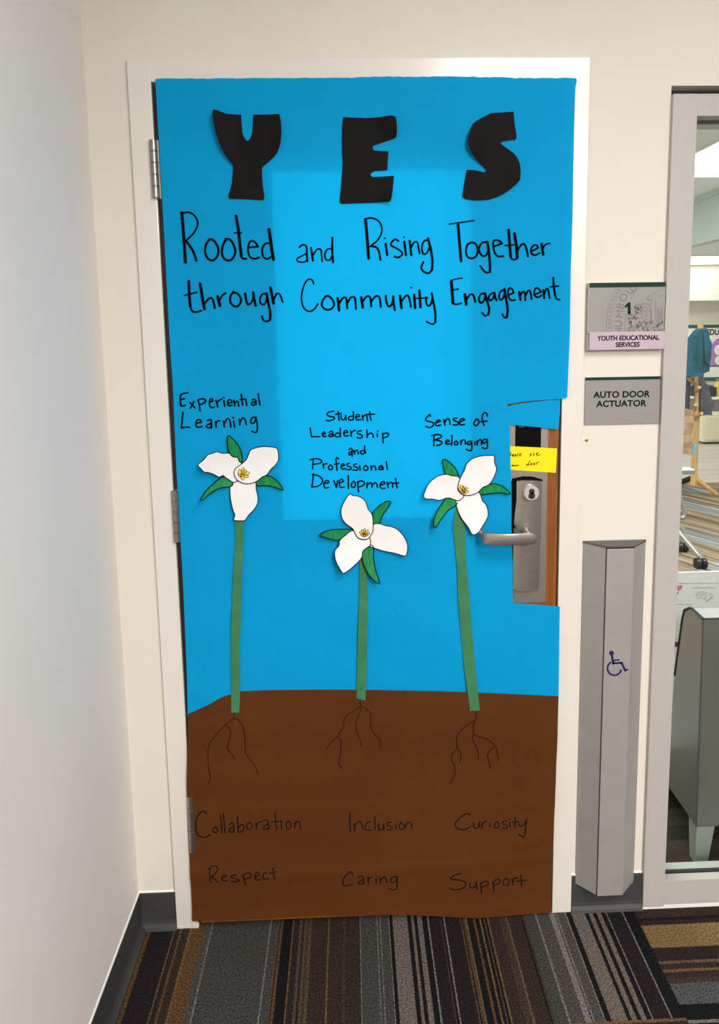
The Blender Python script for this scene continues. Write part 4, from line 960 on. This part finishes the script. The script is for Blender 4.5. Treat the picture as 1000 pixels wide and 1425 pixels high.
garment('coat', [(971, 523), (975, 520), (978, 533), (984, 548), (988, 562), (991.5, 574), (985, 577), (978, 576), (971.5, 577), (971, 560), (971, 540)], YR-.02, .07, m_char, 'charcoal coat hanging on the right of the coat rack', 'coat')
garment('coat', [(945, 524), (955, 524), (959, 528), (959, 550), (959, 571), (944, 570)], YR+.02, .06, m_slate, 'dark slate coat hanging on the left of the coat rack', 'coat')
P0 = W(942, 571, YR-.2); P1 = W(960.5, 632, YR-.2)
pb = empty('paper_bag', ((P0.x+P1.x)/2, YR-.12, P1.z), 'crumpled brown paper bag hanging low on the coat rack', 'bag')
bm = bmesh.new(); bmesh.ops.create_cube(bm, size=1); bmesh.ops.subdivide_edges(bm, edges=bm.edges[:], cuts=6, use_grid_fill=True)
for v in bm.verts:
    x = (P0.x+P1.x)/2+v.co.x*(P1.x-P0.x); y = YR-.13+v.co.y*(.2 if v.co.z < .2 else .2-.22*(v.co.z-.2)); z = (P0.z+P1.z)/2+v.co.z*(P0.z-P1.z)
    n_ = .018*math.sin(31*x+17*z)+.012*math.sin(43*z-9*x)
    v.co = Vector((x, y+n_, z+.006*math.sin(40*x)))
MB().bm(bm).build('bag_body', m_kraft, pb)
mk_ = garment('face_mask', [(962.5, 617), (966.5, 617), (969, 620), (967, 629), (962.5, 635), (961.5, 626)], YR-.056, .012, mat('pale_blue_cloth', (150, 202, 222), .8), 'pale blue cloth mask hanging from the coat rack pole beside the bag', 'mask', 1.)

# ---- mobile table with castors, and a tube framed chair behind it
m_tube = mat('silver_tube', (196, 196, 194), .28, .7)
m_castor = mat('black_castor', (20, 20, 22), .4)
tz_ = .64
f0 = Wz(972, 657, tz_); TX1 = Wz(975, 657, tz_).x; 
TY0 = Wz(975, 660, tz_-.03).y
TY1 = Wz(962, 650, tz_).y
tb = empty('mobile_table', (TX1-.4, TY0+.3, 0), 'white topped mobile table on silver legs with black castors', 'table')
MB().box(TX1-1.2, TX1, TY0, TY1, tz_-.03, tz_, bev=.002).build('table_top', [m_ban_white], tb)
MB().box(TX1-1.203, TX1+.003, TY0-.003, TY1+.003, tz_-.029, tz_-.003).build('edge_band', m_desk_grey, tb)
ca = Wz(974, 791, 0); cb = Wz(948.5, 768, 0)
def castor(p, parent):
    m_ = MB()
    for s in (-1, 1): m_.tube([(p.x+s*.006, p.y, .034), (p.x+s*.032, p.y, .034)], .034, 18)
    w = m_.build('castor', m_castor, parent, True)
    MB().tube([(p.x, p.y, .03), (p.x, p.y, .085)], .009, 10).build('stem', m_tube, w, True)
top_l = Wz(943, 737, 0)
e1 = W(972.5, 771, ca.y); e0 = W(940, 736, ca.y+.12)
MB().tube([(ca.x, ca.y, .07), (ca.x, ca.y, e1.z-.02), (e1.x-.01, ca.y+.005, e1.z), (e0.x, e0.y, e0.z), (e0.x-.25, e0.y+.05, e0.z+.22)], .017, 12).build('leg', m_tube, tb, True)
castor(ca, tb); castor(cb, tb)
MB().tube([(cb.x, cb.y, .07), (cb.x, cb.y, .16), (cb.x-.12, cb.y, .26), (cb.x-.2, cb.y-.05, .40), (e0.x-.25, e0.y+.05, e0.z+.22)], .017, 12).build('leg', m_tube, tb, True)
MB().tube([(e0.x-.25, e0.y+.05, e0.z+.20), (e0.x-.25, e0.y+.05, tz_-.03)], .022, 12).build('post', m_tube, tb, True)
s0 = W(940, 765, 2.45); s1 = W(948.5, 800, 2.4)
# chair: sled tube whose curved front shows beside the window jamb
YK = 4.0
q0 = W(945, 655, YK); q1 = W(946, 690, YK); q2 = W(952.5, 712, YK); q3 = W(950, 720, YK); q4 = W(942, 722, YK)
chair = empty('tube_chair', (q0.x-.3, YK, 0), 'grey tube framed chair half hidden behind the window jamb', 'chair')
tubep = [(p.x, p.y, max(p.z, .018)) for p in (q0, q1, q2, q3, q4)]
def arc3(P, n=5):
    out = []; P = [Vector(p) for p in P]
    for i in range(len(P)-1):
        p0, p1, p2, p3 = P[max(i-1, 0)], P[i], P[i+1], P[min(i+2, len(P)-1)]
        for j in range(n):
            t = j/n; out.append(.5*((2*p1)+(p2-p0)*t+(2*p0-5*p1+4*p2-p3)*t*t+(3*p1-p0-3*p2+p3)*t**3))
    return out+[P[-1]]
for dy in (0, .42):
    MB().tube([Vector(p)+Vector((0, dy, 0)) for p in arc3(tubep)]+[Vector((q4.x-.40, YK+dy, tubep[-1][2]))], .016, 10).build('frame', m_tube, chair, True)
MB().box(q0.x-.45, q0.x+.01, YK-.02, YK+.44, q0.z-.01, q0.z+.03, bev=.012).build('seat', m_slate, chair)
MB().box(q0.x-.47, q0.x-.43, YK-.02, YK+.44, q0.z+.15, q0.z+.42, bev=.015).build('backrest', m_slate, chair)

# ---- poster on a stand
YP = .95
pa = W(928, 797, YP); pc = W(1000, 797, YP); pbm = W(938, 893, YP)
ps = empty('poster_stand', (pa.x+.15, YP, 0), 'white printed poster standing behind the grey armchair', 'poster')
MB().box(pa.x, pa.x+.46, YP, YP+.006, pbm.z, pa.z).build('poster_board', m_white, ps)
MB().box(pa.x-.01, pa.x+.47, YP-.006, YP+.02, pbm.z-.03, pbm.z, bev=.003).build('rail', m_act_dark, ps)
for dx in (.03, .41): MB().tube([(pa.x+dx, YP+.008, .0), (pa.x+dx, YP+.008, pbm.z)], .009, 8).build('leg', m_act_dark, ps, True)
fl = lambda x, z: YP
pk = mat('pink_print', (226, 130, 158), .6); gp = mat('grey_print', (140, 140, 142), .6)
def PW(s): return pts(s, 920, 790, 12.5)
heart = [PW('300,395 262,360 246,330 262,308 290,318 305,330 325,305 350,312 355,345 330,375'), PW('262,470 232,445 238,420 262,428 280,415 292,432 280,455')]
hv = MB()
for h_ in heart:
    P = [W(p[0], p[1], YP) for p in h_]; hv.add([Vector((p.x, YP-.0006, p.z)) for p in P], [list(range(len(P)))])
ho = hv.build('heart_print', pk, ps)
v, f = ribbon_data([(.7, h_, True) for h_ in heart], fl, .0012, YP); link('heart_outline', v, f, mat('dark_pink_print', (196, 74, 112), .6), ho)
lotus = [(.45, PW(s)) for s in ('590,470 640,430 700,420 760,425 800,450 850,455 905,500', '600,480 610,520 650,530 660,500 620,470 600,480', '680,510 720,540 760,540 790,580 840,550 900,510', '690,505 720,460 700,420', '740,540 770,490 760,440', '800,560 850,510 830,470', '640,440 690,480 740,460 790,500', '880,505 840,545 800,585 760,560')]
pen('flower_print', lotus, fl, gp, ps, .0008, YP)
tl = []
def scrawl(x0, x1, y, amp=8):
    x = x0
    while x < x1:
        w = rnd.uniform(26, 60)
        if x+w > x1: break
        line = [(920+(x+k*5)/12.5, 790+(y+(amp if k % 2 else -amp)*rnd.uniform(.5, 1))/12.5) for k in range(int(w/5)+1)]
        tl.append((.45, line)); x += w+14
    pen('print_line', tl, fl, gp, ps, .0008, YP); tl.clear()
scrawl(305, 990, 272); scrawl(530, 975, 348); scrawl(250, 520, 640); scrawl(232, 285, 940, 12)


# ---- armchair right behind the glass
m_vin = mat('grey_vinyl_upholstery', (112, 109, 104), .3, 0, .5, .05, 6, .04, 90, coat=.5)
m_vin_top = mat('light_grey_vinyl', (150, 150, 146), .4, 0, .45, .04, 6)
m_pipe = mat('black_piping', (26, 28, 28), .5)
m_silver = mat('silver_painted_leg', (176, 182, 174), .35, .3)
AYc = .155
k1 = W(977.6, 861, AYc); k2 = W(968.5, 1152, AYc)
zt, zb3 = k1.z, k2.z
ax = (k1.x+k2.x)/2
tl_ = Wz(955, 844, zt)                              # rear end of the top edge
depth_ = tl_.y-AYc
side = [(0, zb3), (0, zt), (depth_*.72, zt+.004), (depth_*.9, zt-.001)]
# rear profile: flares back towards the seat
for px, py in ((951.5, 849), (948.5, 862), (945.5, 885), (938, 940), (931, 1003)):
    xx = k1.x
    for _ in range(4):
        p = Wx(px, py, xx); xx = k1.x+(k2.x-k1.x)*(zt-p.z)/(zt-zb3)
    side.append((p.y-AYc, p.z))
side += [(.36, zb3+.30), (.62, zb3+.26), (.70, zb3+.20), (.70, zb3)]
arm = empty('armchair', (ax+.35, AYc, 0), 'grey vinyl armchair standing right behind the window glass', 'armchair')
tilt = (k2.x-k1.x)
def AP(x, q): return (ax+x+(k1.x-ax)+(k2.x-k1.x)*(zt-q[1])/(zt-zb3), AYc+q[0], q[1])
b = MB(); wdt = .72
P = [Vector(AP(0, q)) for q in side]; b.prism(P, (wdt, 0, 0)); body = b.build('body', m_vin, arm)
bv = body.modifiers.new('edge_round', 'BEVEL'); bv.width = .006; bv.segments = 3; bv.limit_method = 'ANGLE'; bv.angle_limit = .5
MB().tube([p+Vector((0, -.001, .001)) for p in P[1:8]], .0032, 8).build('piping', m_pipe, arm, True)
MB().tube([P[1]+Vector((0, -.001, .0)), P[1]+Vector((wdt, -.001, .0))], .0026, 8).build('piping', m_pipe, arm, True)
MB().tube([P[0]+Vector((0.001, .0005, 0)), P[1]+Vector((0.001, .0005, 0))], .0014, 6).build('seam', m_act_dark, arm, True)
def leg_(x, y):
    v = []
    for z, w in ((zb3+.005, .052), (0, .036)):
        v += [(x, y, z), (x+w, y, z), (x+w, y+w, z), (x, y+w, z)]
    MB().add(v, [[3, 2, 1, 0], [4, 5, 6, 7], [0, 1, 5, 4], [1, 2, 6, 5], [2, 3, 7, 6], [3, 0, 4, 7]]).build('leg', m_silver, arm)
for x, y in ((P[0].x+.004, AYc+.006), (P[0].x+wdt-.06, AYc+.006), (P[0].x+.004, AYc+.62), (P[0].x+wdt-.06, AYc+.62)): leg_(x, y)
# hall ceiling lights
for (loc, sx, sy, p), where in zip(HALL, ('nearest the decorated door', 'second from the decorated door', 'farthest from the decorated door')): troffer(loc[0]-.3, loc[0]+.3, loc[1]-.6, loc[1]+.6, 2.752, 'corridor ceiling light '+where)
